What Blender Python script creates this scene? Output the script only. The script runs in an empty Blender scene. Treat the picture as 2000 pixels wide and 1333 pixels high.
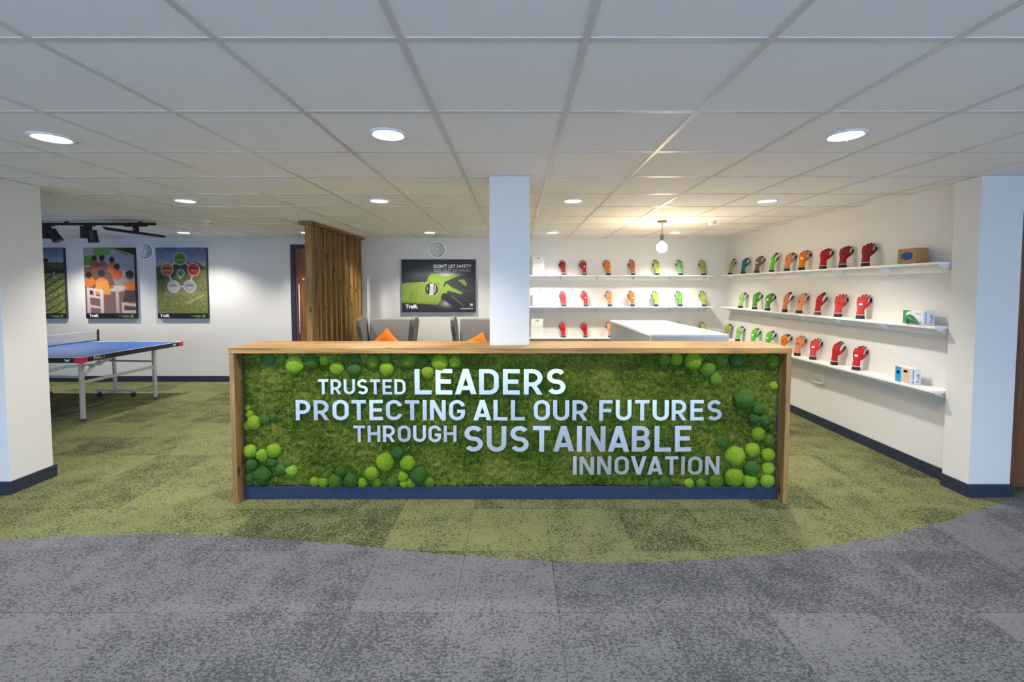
import bpy, bmesh, math, random
import numpy as np
from mathutils import Vector, Matrix, noise
from mathutils.bvhtree import BVHTree

random.seed(7)
scene = bpy.context.scene
COL = scene.collection

# ------------------------------------------------------------------ camera
F, PIT, CX, CY, EYE = 872.0, 0.0455, 1009.0, 601.7, 1.55
CEIL = EYE + 0.8026
cam_d = bpy.data.cameras.new('camera')
cam = bpy.data.objects.new('camera', cam_d)
COL.objects.link(cam)
cam.location = (0, 0, EYE)
cam.rotation_euler = (math.pi / 2 - PIT, 0, 0)
cam_d.sensor_width = 36.0
cam_d.lens = F / 2000 * 36.0
cam_d.shift_x = -(CX - 1000.0) / 2000.0
cam_d.shift_y = (CY - 666.5) / 2000.0
cam_d.clip_start = 0.05
scene.camera = cam

# ------------------------------------------------------------------ world and exposure
world = bpy.data.worlds.new('world')
scene.world = world
world.use_nodes = True
bg = world.node_tree.nodes['Background']
bg.inputs[0].default_value = (0.52, 0.71, 1.0, 1)
bg.inputs[1].default_value = 3.3
vs = scene.view_settings
vs.view_transform = 'Standard'
vs.look = 'None'
vs.gamma = 1.0
vs.use_curve_mapping = False
vs.exposure = 1.05
DOWNLIGHT_W = 78.0
PENDANT_W = 42.0
WINDOWS = [(-6.9, -4.7), (-4.3, -2.1), (-1.7, 0.5), (0.9, 3.1), (3.4, 5.3)]
WIN_Z = (0.08, 2.1)
REAR = -1.7
for wx0, wx1 in WINDOWS:                       # daylight portals in the rear windows
    ld = bpy.data.lights.new('window_daylight', 'AREA')
    ld.shape = 'RECTANGLE'
    ld.size = wx1 - wx0
    ld.size_y = WIN_Z[1] - WIN_Z[0]
    ld.cycles.is_portal = True
    lo = bpy.data.objects.new('window_daylight', ld)
    COL.objects.link(lo)
    lo.location = ((wx0 + wx1) / 2, REAR - 0.02, (WIN_Z[0] + WIN_Z[1]) / 2)
    lo.rotation_euler = (math.pi / 2, 0, 0)    # faces +Y, into the room

# ------------------------------------------------------------------ pixel helpers
_cp, _sp = math.cos(PIT), math.sin(PIT)
def ray(px, py):
    u = (px - CX) / F
    v = (CY - py) / F
    return Vector((u, _cp + v * _sp, -_sp + v * _cp))
def onY(px, py, y):
    r = ray(px, py)
    return Vector((0, 0, EYE)) + r * (y / r.y)
def onX(px, py, x):
    r = ray(px, py)
    return Vector((0, 0, EYE)) + r * (x / r.x)
def onZ(px, py, z):
    r = ray(px, py)
    return Vector((0, 0, EYE)) + r * ((z - EYE) / r.z)
def proj(x, y, z):
    z = z - EYE
    d = y * _cp - z * _sp
    if d < 0.05:
        return None
    return (CX + F * x / d, CY - F * (y * _sp + z * _cp) / d)
def in_frame(pts, m=30):
    q = [proj(*p) for p in pts]
    q = [p for p in q if p]
    if len(q) < len(pts):
        return False
    xs = [p[0] for p in q]
    ys = [p[1] for p in q]
    return max(xs) > -m and min(xs) < 2000 + m and max(ys) > -m and min(ys) < 1333 + m

# ------------------------------------------------------------------ materials
def s2l(c):
    return c / 12.92 if c <= 0.04045 else ((c + 0.055) / 1.055) ** 2.4
def rgb(r, g, b):
    return (s2l(r / 255), s2l(g / 255), s2l(b / 255), 1)
MATS = {}
def new_mat(name):
    m = bpy.data.materials.new(name)
    m.use_nodes = True
    nt = m.node_tree
    return m, nt, nt.nodes['Principled BSDF']
def N(nt, kind, **kw):
    n = nt.nodes.new(kind)
    for k, v in kw.items():
        if k in n.inputs.keys():
            n.inputs[k].default_value = v
        else:
            setattr(n, k, v)
    return n
def ramp(nt, stops):
    r = nt.nodes.new('ShaderNodeValToRGB')
    e = r.color_ramp.elements
    while len(e) < len(stops):
        e.new(0.5)
    for i, (p, c) in enumerate(stops):
        e[i].position = p
        e[i].color = c
    return r
def plain(name, col, rough=0.6, metal=0.0, bump=0.0, scale=200, vary=0.0):
    if name in MATS:
        return MATS[name]
    m, nt, b = new_mat(name)
    b.inputs['Base Color'].default_value = col
    b.inputs['Roughness'].default_value = rough
    b.inputs['Metallic'].default_value = metal
    geo = N(nt, 'ShaderNodeNewGeometry')
    nz = N(nt, 'ShaderNodeTexNoise', Scale=scale, Detail=3.0)
    nt.links.new(geo.outputs['Position'], nz.inputs['Vector'])
    if vary:
        r = ramp(nt, [(0.3, tuple(c * (1 - vary) for c in col[:3]) + (1,)), (0.7, tuple(min(1, c * (1 + vary)) for c in col[:3]) + (1,))])
        nt.links.new(nz.outputs['Fac'], r.inputs['Fac'])
        nt.links.new(r.outputs['Color'], b.inputs['Base Color'])
    if bump:
        bp = N(nt, 'ShaderNodeBump', Strength=bump, Distance=0.002)
        nt.links.new(nz.outputs['Fac'], bp.inputs['Height'])
        nt.links.new(bp.outputs['Normal'], b.inputs['Normal'])
    MATS[name] = m
    return m
def emit(name, col, strength):
    if name in MATS:
        return MATS[name]
    m, nt, b = new_mat(name)
    b.inputs['Base Color'].default_value = (0.8, 0.8, 0.8, 1)
    b.inputs['Emission Color'].default_value = col
    b.inputs['Emission Strength'].default_value = strength
    MATS[name] = m
    return m
def wood(name, axis, c0, c1, c2, rough=0.55, knots=True, scale=1.0):
    """Grain runs along the given axis (0 x, 1 y, 2 z)."""
    m, nt, b = new_mat(name)
    geo = N(nt, 'ShaderNodeNewGeometry')
    oi = N(nt, 'ShaderNodeObjectInfo')
    off = N(nt, 'ShaderNodeVectorMath', operation='SCALE')
    cmb = N(nt, 'ShaderNodeCombineXYZ')
    for i in range(3):
        nt.links.new(oi.outputs['Random'], cmb.inputs[i])
    nt.links.new(cmb.outputs[0], off.inputs[0])
    off.inputs['Scale'].default_value = 37.0
    add = N(nt, 'ShaderNodeVectorMath', operation='ADD')
    nt.links.new(geo.outputs['Position'], add.inputs[0])
    nt.links.new(off.outputs[0], add.inputs[1])
    mp = N(nt, 'ShaderNodeMapping')
    sc = [28.0 * scale] * 3
    sc[axis] = 1.6 * scale
    mp.inputs['Scale'].default_value = sc
    nt.links.new(add.outputs[0], mp.inputs['Vector'])
    n1 = N(nt, 'ShaderNodeTexNoise', Scale=1.0, Detail=6.0, Roughness=0.6, Distortion=0.6)
    nt.links.new(mp.outputs[0], n1.inputs['Vector'])
    r = ramp(nt, [(0.28, c0), (0.52, c1), (0.75, c2)])
    nt.links.new(n1.outputs['Fac'], r.inputs['Fac'])
    colout = r.outputs['Color']
    mx = N(nt, 'ShaderNodeMixRGB', blend_type='MULTIPLY')
    mx.inputs[0].default_value = 1.0
    vr = N(nt, 'ShaderNodeMapRange')
    vr.inputs['To Min'].default_value = 0.78
    vr.inputs['To Max'].default_value = 1.14
    nt.links.new(oi.outputs['Random'], vr.inputs['Value'])
    nt.links.new(colout, mx.inputs[1])
    nt.links.new(vr.outputs[0], mx.inputs[2])
    colout = mx.outputs[0]
    if knots:
        mk = N(nt, 'ShaderNodeMapping')
        ks = [9.0 * scale] * 3
        ks[axis] = 3.2 * scale
        mk.inputs['Scale'].default_value = ks
        nt.links.new(add.outputs[0], mk.inputs['Vector'])
        vo = N(nt, 'ShaderNodeTexVoronoi', Scale=1.0)
        nt.links.new(mk.outputs[0], vo.inputs['Vector'])
        kr = ramp(nt, [(0.0, (1, 1, 1, 1)), (0.09, (0.8, 0.8, 0.8, 1)), (0.16, (0, 0, 0, 1))])
        nt.links.new(vo.outputs['Distance'], kr.inputs['Fac'])
        kx = N(nt, 'ShaderNodeMixRGB', blend_type='MIX')
        nt.links.new(kr.outputs['Color'], kx.inputs[0])
        nt.links.new(colout, kx.inputs[1])
        kx.inputs[2].default_value = tuple(c * 0.35 for c in c0[:3]) + (1,)
        colout = kx.outputs[0]
    nt.links.new(colout, b.inputs['Base Color'])
    b.inputs['Roughness'].default_value = rough
    bp = N(nt, 'ShaderNodeBump', Strength=0.25, Distance=0.002)
    nt.links.new(n1.outputs['Fac'], bp.inputs['Height'])
    nt.links.new(bp.outputs['Normal'], b.inputs['Normal'])
    MATS[name] = m
    return m
def carpet(name, light, dark, bias):
    m, nt, b = new_mat(name)
    geo = N(nt, 'ShaderNodeNewGeometry')
    oi = N(nt, 'ShaderNodeObjectInfo')
    mp = N(nt, 'ShaderNodeMapping')
    mp.inputs['Scale'].default_value = (62, 105, 1)
    nt.links.new(geo.outputs['Position'], mp.inputs['Vector'])
    fine = N(nt, 'ShaderNodeTexNoise', Scale=1.0, Detail=4.0, Roughness=0.62, Distortion=0.8)
    nt.links.new(mp.outputs[0], fine.inputs['Vector'])
    big = N(nt, 'ShaderNodeTexNoise', Scale=5.0, Detail=3.0, Roughness=0.6)
    nt.links.new(geo.outputs['Position'], big.inputs['Vector'])
    # threshold shifts with the patchy pattern and from tile to tile
    a = N(nt, 'ShaderNodeMath', operation='MULTIPLY_ADD')
    nt.links.new(big.outputs['Fac'], a.inputs[0])
    a.inputs[1].default_value = 0.30
    a.inputs[2].default_value = bias - 0.15
    c = N(nt, 'ShaderNodeMath', operation='MULTIPLY_ADD')
    nt.links.new(oi.outputs['Random'], c.inputs[0])
    c.inputs[1].default_value = 0.10
    nt.links.new(a.outputs[0], c.inputs[2])
    d = N(nt, 'ShaderNodeMath', operation='ADD')
    nt.links.new(fine.outputs['Fac'], d.inputs[0])
    nt.links.new(c.outputs[0], d.inputs[1])
    r = ramp(nt, [(0.47, dark), (0.57, light)])
    nt.links.new(d.outputs[0], r.inputs['Fac'])
    pile = N(nt, 'ShaderNodeTexNoise', Scale=420.0, Detail=2.0)
    nt.links.new(geo.outputs['Position'], pile.inputs['Vector'])
    pr = N(nt, 'ShaderNodeMapRange')
    pr.inputs['From Min'].default_value = 0.3
    pr.inputs['From Max'].default_value = 0.7
    pr.inputs['To Min'].default_value = 0.8
    pr.inputs['To Max'].default_value = 1.2
    nt.links.new(pile.outputs['Fac'], pr.inputs['Value'])
    mx = N(nt, 'ShaderNodeMixRGB', blend_type='MULTIPLY')
    mx.inputs[0].default_value = 1.0
    nt.links.new(r.outputs['Color'], mx.inputs[1])
    nt.links.new(pr.outputs[0], mx.inputs[2])
    nt.links.new(mx.outputs[0], b.inputs['Base Color'])
    b.inputs['Roughness'].default_value = 0.95
    b.inputs['Specular IOR Level'].default_value = 0.15
    bp = N(nt, 'ShaderNodeBump', Strength=0.5, Distance=0.003)
    nt.links.new(pile.outputs['Fac'], bp.inputs['Height'])
    nt.links.new(bp.outputs['Normal'], b.inputs['Normal'])
    MATS[name] = m
    return m
def moss_mat(name, lo, mid, hi, scale=14.0, island=0.0):
    m, nt, b = new_mat(name)
    geo = N(nt, 'ShaderNodeNewGeometry')
    n1 = N(nt, 'ShaderNodeTexNoise', Scale=scale, Detail=8.0, Roughness=0.72)
    nt.links.new(geo.outputs['Position'], n1.inputs['Vector'])
    n2 = N(nt, 'ShaderNodeTexNoise', Scale=3.2, Detail=3.0)
    nt.links.new(geo.outputs['Position'], n2.inputs['Vector'])
    a = N(nt, 'ShaderNodeMath', operation='MULTIPLY_ADD')
    nt.links.new(n2.outputs['Fac'], a.inputs[0])
    a.inputs[1].default_value = 0.7
    a.inputs[2].default_value = -0.35
    s = N(nt, 'ShaderNodeMath', operation='ADD')
    nt.links.new(n1.outputs['Fac'], s.inputs[0])
    nt.links.new(a.outputs[0], s.inputs[1])
    f = s.outputs[0]
    if island:
        i = N(nt, 'ShaderNodeMath', operation='MULTIPLY_ADD')
        nt.links.new(geo.outputs['Random Per Island'], i.inputs[0])
        i.inputs[1].default_value = island
        i.inputs[2].default_value = -island / 2
        s2 = N(nt, 'ShaderNodeMath', operation='ADD')
        nt.links.new(f, s2.inputs[0])
        nt.links.new(i.outputs[0], s2.inputs[1])
        f = s2.outputs[0]
    r = ramp(nt, [(0.25, lo), (0.5, mid), (0.78, hi)])
    nt.links.new(f, r.inputs['Fac'])
    nt.links.new(r.outputs['Color'], b.inputs['Base Color'])
    b.inputs['Roughness'].default_value = 0.95
    b.inputs['Specular IOR Level'].default_value = 0.1
    n3 = N(nt, 'ShaderNodeTexNoise', Scale=260.0, Detail=3.0)
    nt.links.new(geo.outputs['Position'], n3.inputs['Vector'])
    bp = N(nt, 'ShaderNodeBump', Strength=0.7, Distance=0.006)
    nt.links.new(n3.outputs['Fac'], bp.inputs['Height'])
    nt.links.new(bp.outputs['Normal'], b.inputs['Normal'])
    MATS[name] = m
    return m
def print_mat():
    m, nt, b = new_mat('poster_print')
    a = N(nt, 'ShaderNodeVertexColor', layer_name='print')
    nt.links.new(a.outputs['Color'], b.inputs['Base Color'])
    b.inputs['Roughness'].default_value = 0.6
    MATS['poster_print'] = m
    return m
def brushed(name, col, rough):
    m, nt, b = new_mat(name)
    geo = N(nt, 'ShaderNodeNewGeometry')
    mp = N(nt, 'ShaderNodeMapping')
    mp.inputs['Scale'].default_value = (15, 15, 700)
    nt.links.new(geo.outputs['Position'], mp.inputs['Vector'])
    n1 = N(nt, 'ShaderNodeTexNoise', Scale=1.0, Detail=3.0)
    nt.links.new(mp.outputs[0], n1.inputs['Vector'])
    r = N(nt, 'ShaderNodeMapRange')
    r.inputs['To Min'].default_value = rough - 0.08
    r.inputs['To Max'].default_value = rough + 0.08
    nt.links.new(n1.outputs['Fac'], r.inputs['Value'])
    nt.links.new(r.outputs[0], b.inputs['Roughness'])
    b.inputs['Base Color'].default_value = col
    b.inputs['Metallic'].default_value = 1.0
    MATS[name] = m
    return m

WHITE_WALL = plain('white_wall_paint', (0.69, 0.68, 0.665, 1), 0.75, bump=0.05, scale=300)
TILE_M = plain('ceiling_tile_board', (0.89, 0.86, 0.82, 1), 0.9, bump=0.15, scale=500, vary=0.02)
GRID_M = plain('ceiling_grid_metal', (0.64, 0.62, 0.59, 1), 0.32)
NAVY = plain('navy_paint', rgb(40, 46, 64), 0.5)
NAVY2 = plain('navy_panel', rgb(36, 50, 78), 0.4)
WHITE = plain('white_laminate', (0.84, 0.84, 0.83, 1), 0.4)
WHITE_PL = plain('white_plastic', (0.8, 0.8, 0.8, 1), 0.45)
BLACK = plain('black_metal', (0.006, 0.006, 0.008, 1), 0.5)
BLACK_PL = plain('black_plastic', (0.02, 0.02, 0.022, 1), 0.5)
STEEL = brushed('brushed_steel_letters', (0.80, 0.82, 0.86, 1), 0.37)
SILVER = plain('silver_tube', (0.62, 0.62, 0.6, 1), 0.4, metal=0.55)
CHROME = plain('polished_chrome', (0.75, 0.75, 0.75, 1), 0.2, metal=1.0)
OAK_X = wood('counter_wood_along', 0, rgb(98, 68, 30), rgb(158, 120, 64), rgb(188, 152, 94))
OAK_Z = wood('counter_wood_upright', 2, rgb(100, 72, 38), rgb(144, 110, 64), rgb(176, 142, 92))
SLAT_Z = wood('screen_slat_wood', 2, rgb(88, 62, 28), rgb(142, 106, 54), rgb(178, 140, 80))
SLAT_Y = wood('screen_rail_wood', 1, rgb(100, 66, 32), rgb(146, 102, 56), rgb(176, 130, 78))
DOOR_W = wood('walnut_door_wood', 2, rgb(92, 54, 30), rgb(130, 80, 46), rgb(152, 98, 60), knots=False)
GREEN_C = carpet('green_carpet', rgb(119, 122, 82), rgb(56, 62, 44), 0.0)
GREY_C = carpet('grey_carpet', rgb(112, 113, 117), rgb(72, 74, 79), 0.0)
MOSS_B = moss_mat('moss_bed', rgb(34, 48, 14), rgb(76, 96, 30), rgb(130, 132, 56), scale=40)
MOSS_M = moss_mat('flat_moss', rgb(38, 52, 16), rgb(90, 106, 36), rgb(152, 152, 72), scale=22, island=0.75)
BALL_B = moss_mat('bright_ball_moss', rgb(70, 98, 16), rgb(112, 142, 36), rgb(150, 174, 66), 150)
BALL_M = moss_mat('mid_ball_moss', rgb(50, 78, 20), rgb(82, 112, 34), rgb(114, 140, 54), 150)
BALL_D = moss_mat('dark_ball_moss', rgb(34, 62, 26), rgb(56, 90, 38), rgb(88, 120, 58), 150)
PRINT = print_mat()

# ------------------------------------------------------------------ object helpers
def origin_of(p):
    o = Vector((0, 0, 0))
    while p is not None:
        o = o + p.location
        p = p.parent
    return o
def link(name, me, mat, parent=None):
    o = bpy.data.objects.new(name, me)
    COL.objects.link(o)
    if mat is not None:
        me.materials.append(mat)
    if parent is not None:
        o.parent = parent
    return o
def tag(o, label=None, cat=None, group=None, kind=None):
    if label:
        o['label'] = label
    if cat:
        o['category'] = cat
    if group:
        o['group'] = group
    if kind:
        o['kind'] = kind
    return o
def thing(name, label, cat, loc=(0, 0, 0), group=None):
    o = bpy.data.objects.new(name, None)
    COL.objects.link(o)
    o.location = loc
    o.empty_display_size = 0.1
    return tag(o, label, cat, group)

class MB:
    """Collects shapes given in world coordinates into ONE mesh."""
    def __init__(self):
        self.v = []
        self.f = []
        self.sm = []
    def add(self, v, f, smooth=False):
        b = len(self.v)
        self.v += [tuple(p) for p in v]
        self.f += [tuple(i + b for i in q) for q in f]
        self.sm += [smooth] * len(f)
        return self
    def box(self, lo, hi):
        x0, y0, z0 = lo
        x1, y1, z1 = hi
        v = [(x0, y0, z0), (x1, y0, z0), (x1, y1, z0), (x0, y1, z0), (x0, y0, z1), (x1, y0, z1), (x1, y1, z1), (x0, y1, z1)]
        return self.add(v, [(0, 3, 2, 1), (4, 5, 6, 7), (0, 1, 5, 4), (1, 2, 6, 5), (2, 3, 7, 6), (3, 0, 4, 7)])
    def tube(self, pts, r, n=12, caps=True):
        pts = [Vector(p) for p in pts]
        rs = r if isinstance(r, (list, tuple)) else [r] * len(pts)
        rings = []
        ref = None
        for i, p in enumerate(pts):
            a = pts[max(0, i - 1)]
            c = pts[min(len(pts) - 1, i + 1)]
            d = (c - a).normalized()
            if ref is None:
                ref = Vector((0, 0, 1)) if abs(d.z) < 0.9 else Vector((1, 0, 0))
            u = d.cross(ref).normalized()
            w = u.cross(d).normalized()
            ref = w
            rings.append([p + (u * math.cos(t) + w * math.sin(t)) * rs[i] for t in [2 * math.pi * k / n for k in range(n)]])
        v = [q for ring in rings for q in ring]
        f = []
        for i in range(len(pts) - 1):
            for k in range(n):
                f.append((i * n + k, i * n + (k + 1) % n, (i + 1) * n + (k + 1) % n, (i + 1) * n + k))
        self.add(v, f, True)
        if caps:
            self.add(rings[0], [tuple(range(n))])
            self.add(rings[-1], [tuple(range(n - 1, -1, -1))])
        return self
    def lathe(self, c, prof, n=32, axis='z', smooth=True):
        """prof: list of (radius, height along the axis)."""
        c = Vector(c)
        v = []
        for r, h in prof:
            for k in range(n):
                t = 2 * math.pi * k / n
                a, b = r * math.cos(t), r * math.sin(t)
                v.append(c + (Vector((a, b, h)) if axis == 'z' else Vector((a, h, b)) if axis == 'y' else Vector((h, a, b))))
        f = []
        for i in range(len(prof) - 1):
            for k in range(n):
                f.append((i * n + k, i * n + (k + 1) % n, (i + 1) * n + (k + 1) % n, (i + 1) * n + k))
        return self.add(v, f, smooth)
    def prism(self, poly, y0, y1):
        """poly in (x, z); extruded along y."""
        n = len(poly)
        v = [(p[0], y0, p[1]) for p in poly] + [(p[0], y1, p[1]) for p in poly]
        f = [tuple(range(n)), tuple(range(2 * n - 1, n - 1, -1))]
        for k in range(n):
            f.append((k, k + n, (k + 1) % n + n, (k + 1) % n))
        return self.add(v, f)
    def mesh(self, name, parent=None, bevel=0.0, fix=True, seg=2):
        o = origin_of(parent)
        me = bpy.data.meshes.new(name)
        me.from_pydata([(p[0] - o.x, p[1] - o.y, p[2] - o.z) for p in self.v], [], self.f)
        me.polygons.foreach_set('use_smooth', self.sm)
        if fix or bevel:
            bm = bmesh.new()
            bm.from_mesh(me)
            if bevel:
                bmesh.ops.bevel(bm, geom=list(bm.edges), offset=bevel, segments=seg, affect='EDGES', profile=0.6)
            bmesh.ops.recalc_face_normals(bm, faces=list(bm.faces))
            bm.to_mesh(me)
            bm.free()
        me.update()
        return me
    def build(self, name, mat, parent=None, bevel=0.0, seg=2):
        return link(name, self.mesh(name, parent, bevel, seg=seg), mat, parent)
def box(name, lo, hi, mat, parent=None, bevel=0.0):
    return MB().box(lo, hi).build(name, mat, parent, bevel)
def struct(o, label=None):
    o['kind'] = 'structure'
    if label:
        o['label'] = label
    return o
def subsurf_eval(o, mods):
    """Apply modifiers to a temporary object and return the evaluated mesh."""
    for kind, kw in mods:
        md = o.modifiers.new(kind, kind)
        for k, v in kw.items():
            setattr(md, k, v)
    dg = bpy.context.evaluated_depsgraph_get()
    dg.update()
    me = bpy.data.meshes.new_from_object(o.evaluated_get(dg))
    bpy.data.objects.remove(o)
    return me

# ------------------------------------------------------------------ lettering (constant-stroke, DIN-like capitals)
SW = 0.165
def glyphs():
    e = SW / 2
    def arc(cx, cy, rx, ry, a0, a1, n=12):
        return [(cx + rx * math.cos(math.radians(a0 + (a1 - a0) * i / n)), cy + ry * math.sin(math.radians(a0 + (a1 - a0) * i / n))) for i in range(n + 1)]
    def diag(xt, xb, w=SW * 1.12, y0=0.0, y1=1.0):
        return ('P', [(xb - w / 2, y0), (xb + w / 2, y0), (xt + w / 2, y1), (xt - w / 2, y1)])
    def L(*p, closed=False):
        return ('C' if closed else 'S', list(p))
    G = {}
    W = 0.60
    G['T'] = (W, [L((0, 1 - e), (W, 1 - e)), L((W / 2, 0), (W / 2, 1))])
    W = 0.56
    G['L'] = (W, [L((e, 0), (e, 1)), L((e, e), (W, e))])
    G['E'] = (W, [L((e, 0), (e, 1)), L((e, e), (W, e)), L((e, 1 - e), (W, 1 - e)), L((e, 0.51), (W * 0.92, 0.51))])
    G['F'] = (W, [L((e, 0), (e, 1)), L((e, 1 - e), (W, 1 - e)), L((e, 0.49), (W * 0.92, 0.49))])
    G['I'] = (SW, [L((e, 0), (e, 1))])
    W = 0.66
    G['H'] = (W, [L((e, 0), (e, 1)), L((W - e, 0), (W - e, 1)), L((e, 0.51), (W - e, 0.51))])
    G['N'] = (W, [L((e, 0), (e, 1)), L((W - e, 0), (W - e, 1)), diag(SW * 0.56, W - SW * 0.56)])
    G['U'] = (W, [('S', [(e, 1)] + arc(W / 2, W / 2, W / 2 - e, W / 2 - e, 180, 360, 16) + [(W - e, 1)])])
    W = 0.72
    G['A'] = (W, [diag(W / 2, SW * 0.56), diag(W / 2, W - SW * 0.56), L((W * 0.2, 0.25), (W * 0.8, 0.25))])
    G['V'] = (W, [diag(SW * 0.56, W / 2), diag(W - SW * 0.56, W / 2)])
    W = 0.66
    rx = W / 2 - e
    O = arc(W / 2, 1 - W / 2, rx, W / 2 - e, 0, 180, 16) + arc(W / 2, W / 2, rx, W / 2 - e, 180, 360, 16)
    G['O'] = (W, [('C', O)])
    C = [(W - e, 0.69)] + arc(W / 2, 1 - W / 2, rx, W / 2 - e, 8, 180, 16) + arc(W / 2, W / 2, rx, W / 2 - e, 180, 352, 16) + [(W - e, 0.31)]
    G['C'] = (W, [('S', C)])
    G['G'] = (W, [('S', C[:-1] + [(W - e, 0.52 - e)]), L((W * 0.5, 0.44), (W, 0.44))])
    D = [(0, 1 - e)] + arc(W - e - 0.25, 0.75 - e, 0.25, 0.25, 90, 0, 10) + arc(W - e - 0.25, 0.25 + e, 0.25, 0.25, 0, -90, 10) + [(0, e)]
    G['D'] = (W, [L((e, 0), (e, 1)), ('S', D)])
    W = 0.62
    yb = 0.40
    ry = (1 - e - yb) / 2
    bowl = [(0, 1 - e)] + arc(W - e - ry, 1 - e - ry, ry, ry, 90, -90, 16) + [(0, yb)]
    G['P'] = (W, [L((e, 0), (e, 1)), ('S', bowl)])
    G['R'] = (W + 0.02, [L((e, 0), (e, 1)), ('S', bowl), diag(W * 0.46, W - SW * 0.50, SW * 1.1, 0.0, yb + e * 0.5)])
    ym = 0.52
    r1 = (1 - e - ym) / 2
    r2 = (ym - e) / 2
    G['B'] = (W + 0.01, [L((e, 0), (e, 1)), ('S', [(0, 1 - e)] + arc(W - e - 0.02 - r1, 1 - e - r1, r1, r1, 90, -90, 14) + [(0, ym)]),
                         ('S', [(0, ym)] + arc(W - e + 0.01 - r2, e + r2, r2, r2, 90, -90, 14) + [(0, e)])])
    W = 0.62
    rx = W / 2 - e
    ry = (1 - 2 * e) / 4
    S = arc(W / 2, 0.5 + ry, rx, ry, 28, 270, 20) + arc(W / 2, 0.5 - ry, rx, ry, 90, -152, 20)[1:]
    G['S'] = (W, [('S', S)])
    return G
GLYPH = glyphs()
def stroke_quads(pts, closed, w):
    pts = [Vector(p) for p in pts]
    q = [pts[0]]
    for p in pts[1:]:
        if (p - q[-1]).length > 1e-4:
            q.append(p)
    if closed and (q[0] - q[-1]).length < 1e-4:
        q.pop()
    n = len(q)
    left, right = [], []
    for i in range(n):
        a = q[(i - 1) % n] if (closed or i > 0) else None
        c = q[(i + 1) % n] if (closed or i < n - 1) else None
        d1 = (q[i] - a).normalized() if a is not None else None
        d2 = (c - q[i]).normalized() if c is not None else None
        d1 = d1 or d2
        d2 = d2 or d1
        m = (d1 + d2).normalized()
        nn = Vector((-m.y, m.x))
        k = max(0.5, nn.dot(Vector((-d1.y, d1.x))))
        left.append(q[i] + nn * (w / 2 / k))
        right.append(q[i] - nn * (w / 2 / k))
    return left, right
def letter_mesh(ch, size_x, size_z, depth):
    """Glyph in local space: x right, z up, front at y=0, back at y=depth."""
    W, strokes = GLYPH[ch]
    mb = MB()
    for q, (kind, pts) in enumerate(strokes):
        yf = -0.0002 * q
        if kind == 'P':
            mb.prism([(p[0] * size_x, p[1] * size_z) for p in pts], yf, depth + yf)
            continue
        l, r = stroke_quads(pts, kind == 'C', SW)
        n = len(l)
        v = []
        for y in (yf, depth + yf):
            v += [(p.x * size_x, y, p.y * size_z) for p in l] + [(p.x * size_x, y, p.y * size_z) for p in r]
        f = []
        rng = range(n) if kind == 'C' else range(n - 1)
        for i in rng:
            j = (i + 1) % n
            f += [(i, j, n + j, n + i), (2 * n + i, 3 * n + i, 3 * n + j, 2 * n + j), (i, 2 * n + i, 2 * n + j, j), (n + i, n + j, 3 * n + j, 3 * n + i)]
        if kind != 'C':
            f += [(0, n, 3 * n, 2 * n), (n - 1, 3 * n - 1, 4 * n - 1, 2 * n - 1)]
        mb.add(v, f)
    return mb
def text_mesh(body, name, width=None, height=None, bold=0.0, depth=0.0006):
    """Built-in font text as a mesh, lower-left at origin, in the xz plane facing -y."""
    cu = bpy.data.curves.new(name, 'FONT')
    cu.body = body
    cu.size = 1.0
    cu.extrude = 0.001
    cu.offset = bold
    cu.resolution_u = 3
    o = bpy.data.objects.new(name, cu)
    COL.objects.link(o)
    dg = bpy.context.evaluated_depsgraph_get()
    dg.update()
    me = bpy.data.meshes.new_from_object(o.evaluated_get(dg))
    bpy.data.objects.remove(o)
    co = np.zeros(len(me.vertices) * 3)
    me.vertices.foreach_get('co', co)
    co = co.reshape(-1, 3)
    lo, hi = co.min(0), co.max(0)
    sx = (width or height) / ((hi[0] - lo[0]) if width else (hi[1] - lo[1]))
    sy = height / (hi[1] - lo[1]) if height else sx
    out = np.zeros_like(co)
    out[:, 0] = (co[:, 0] - lo[0]) * sx
    out[:, 2] = (co[:, 1] - lo[1]) * sy
    out[:, 1] = -(co[:, 2] - lo[2]) / max(1e-9, hi[2] - lo[2]) * depth
    me.vertices.foreach_set('co', out.ravel())
    me.update()
    me.name = name
    return me

# ================================================================== THE SETTING
BACK, RIGHT, LEFT = 7.3, 3.42, -9.6
FRONT_R = 3.40                                  # wall with the wooden door, right of the right column
FAR_R = 5.6

# ---- floor: slab and carpet tiles
CURVE = [(-9.7, 1.6), (-5.2, 2.35), (-3.9, 2.6)] + [tuple(onZ(a, b, 0)[:2]) for a, b in (
    (0, 1055), (70, 1050), (140, 1047), (220, 1045), (300, 1044), (420, 1047), (560, 1055), (700, 1066), (850, 1081), (1000, 1093), (1150, 1100),
    (1280, 1099), (1400, 1091), (1500, 1083), (1640, 1064), (1750, 1043), (1850, 1018), (1925, 992), (1980, 970))] + [(4.4, 3.62), (5.7, 4.2)]
_cx = [p[0] for p in CURVE]
_cy = [p[1] for p in CURVE]
def curve_y(x):
    return float(np.interp(x, _cx, _cy))
floor = struct(box('floor', (LEFT, REAR, -0.12), (FAR_R, BACK, -0.006), plain('screed', (0.15, 0.15, 0.15, 1), 0.9)),
               'carpet tile floor, mossy green behind a curved edge and grey in front')
TS = 0.5
full_tile = {}
rest = {0: MB(), 1: MB()}
def tile_poly(x0, x1, y0, y1, green):
    n = 10
    xs = [x0 + (x1 - x0) * i / n for i in range(n + 1)]
    up, dn = [], []
    for x in xs:
        c = curve_y(x)
        a, b = (max(y0, c), y1) if green else (y0, min(y1, c))
        if b - a > 1e-4:
            dn.append((x, a))
            up.append((x, b))
    if len(dn) < 2:
        return None
    return dn + up[::-1]
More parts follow.
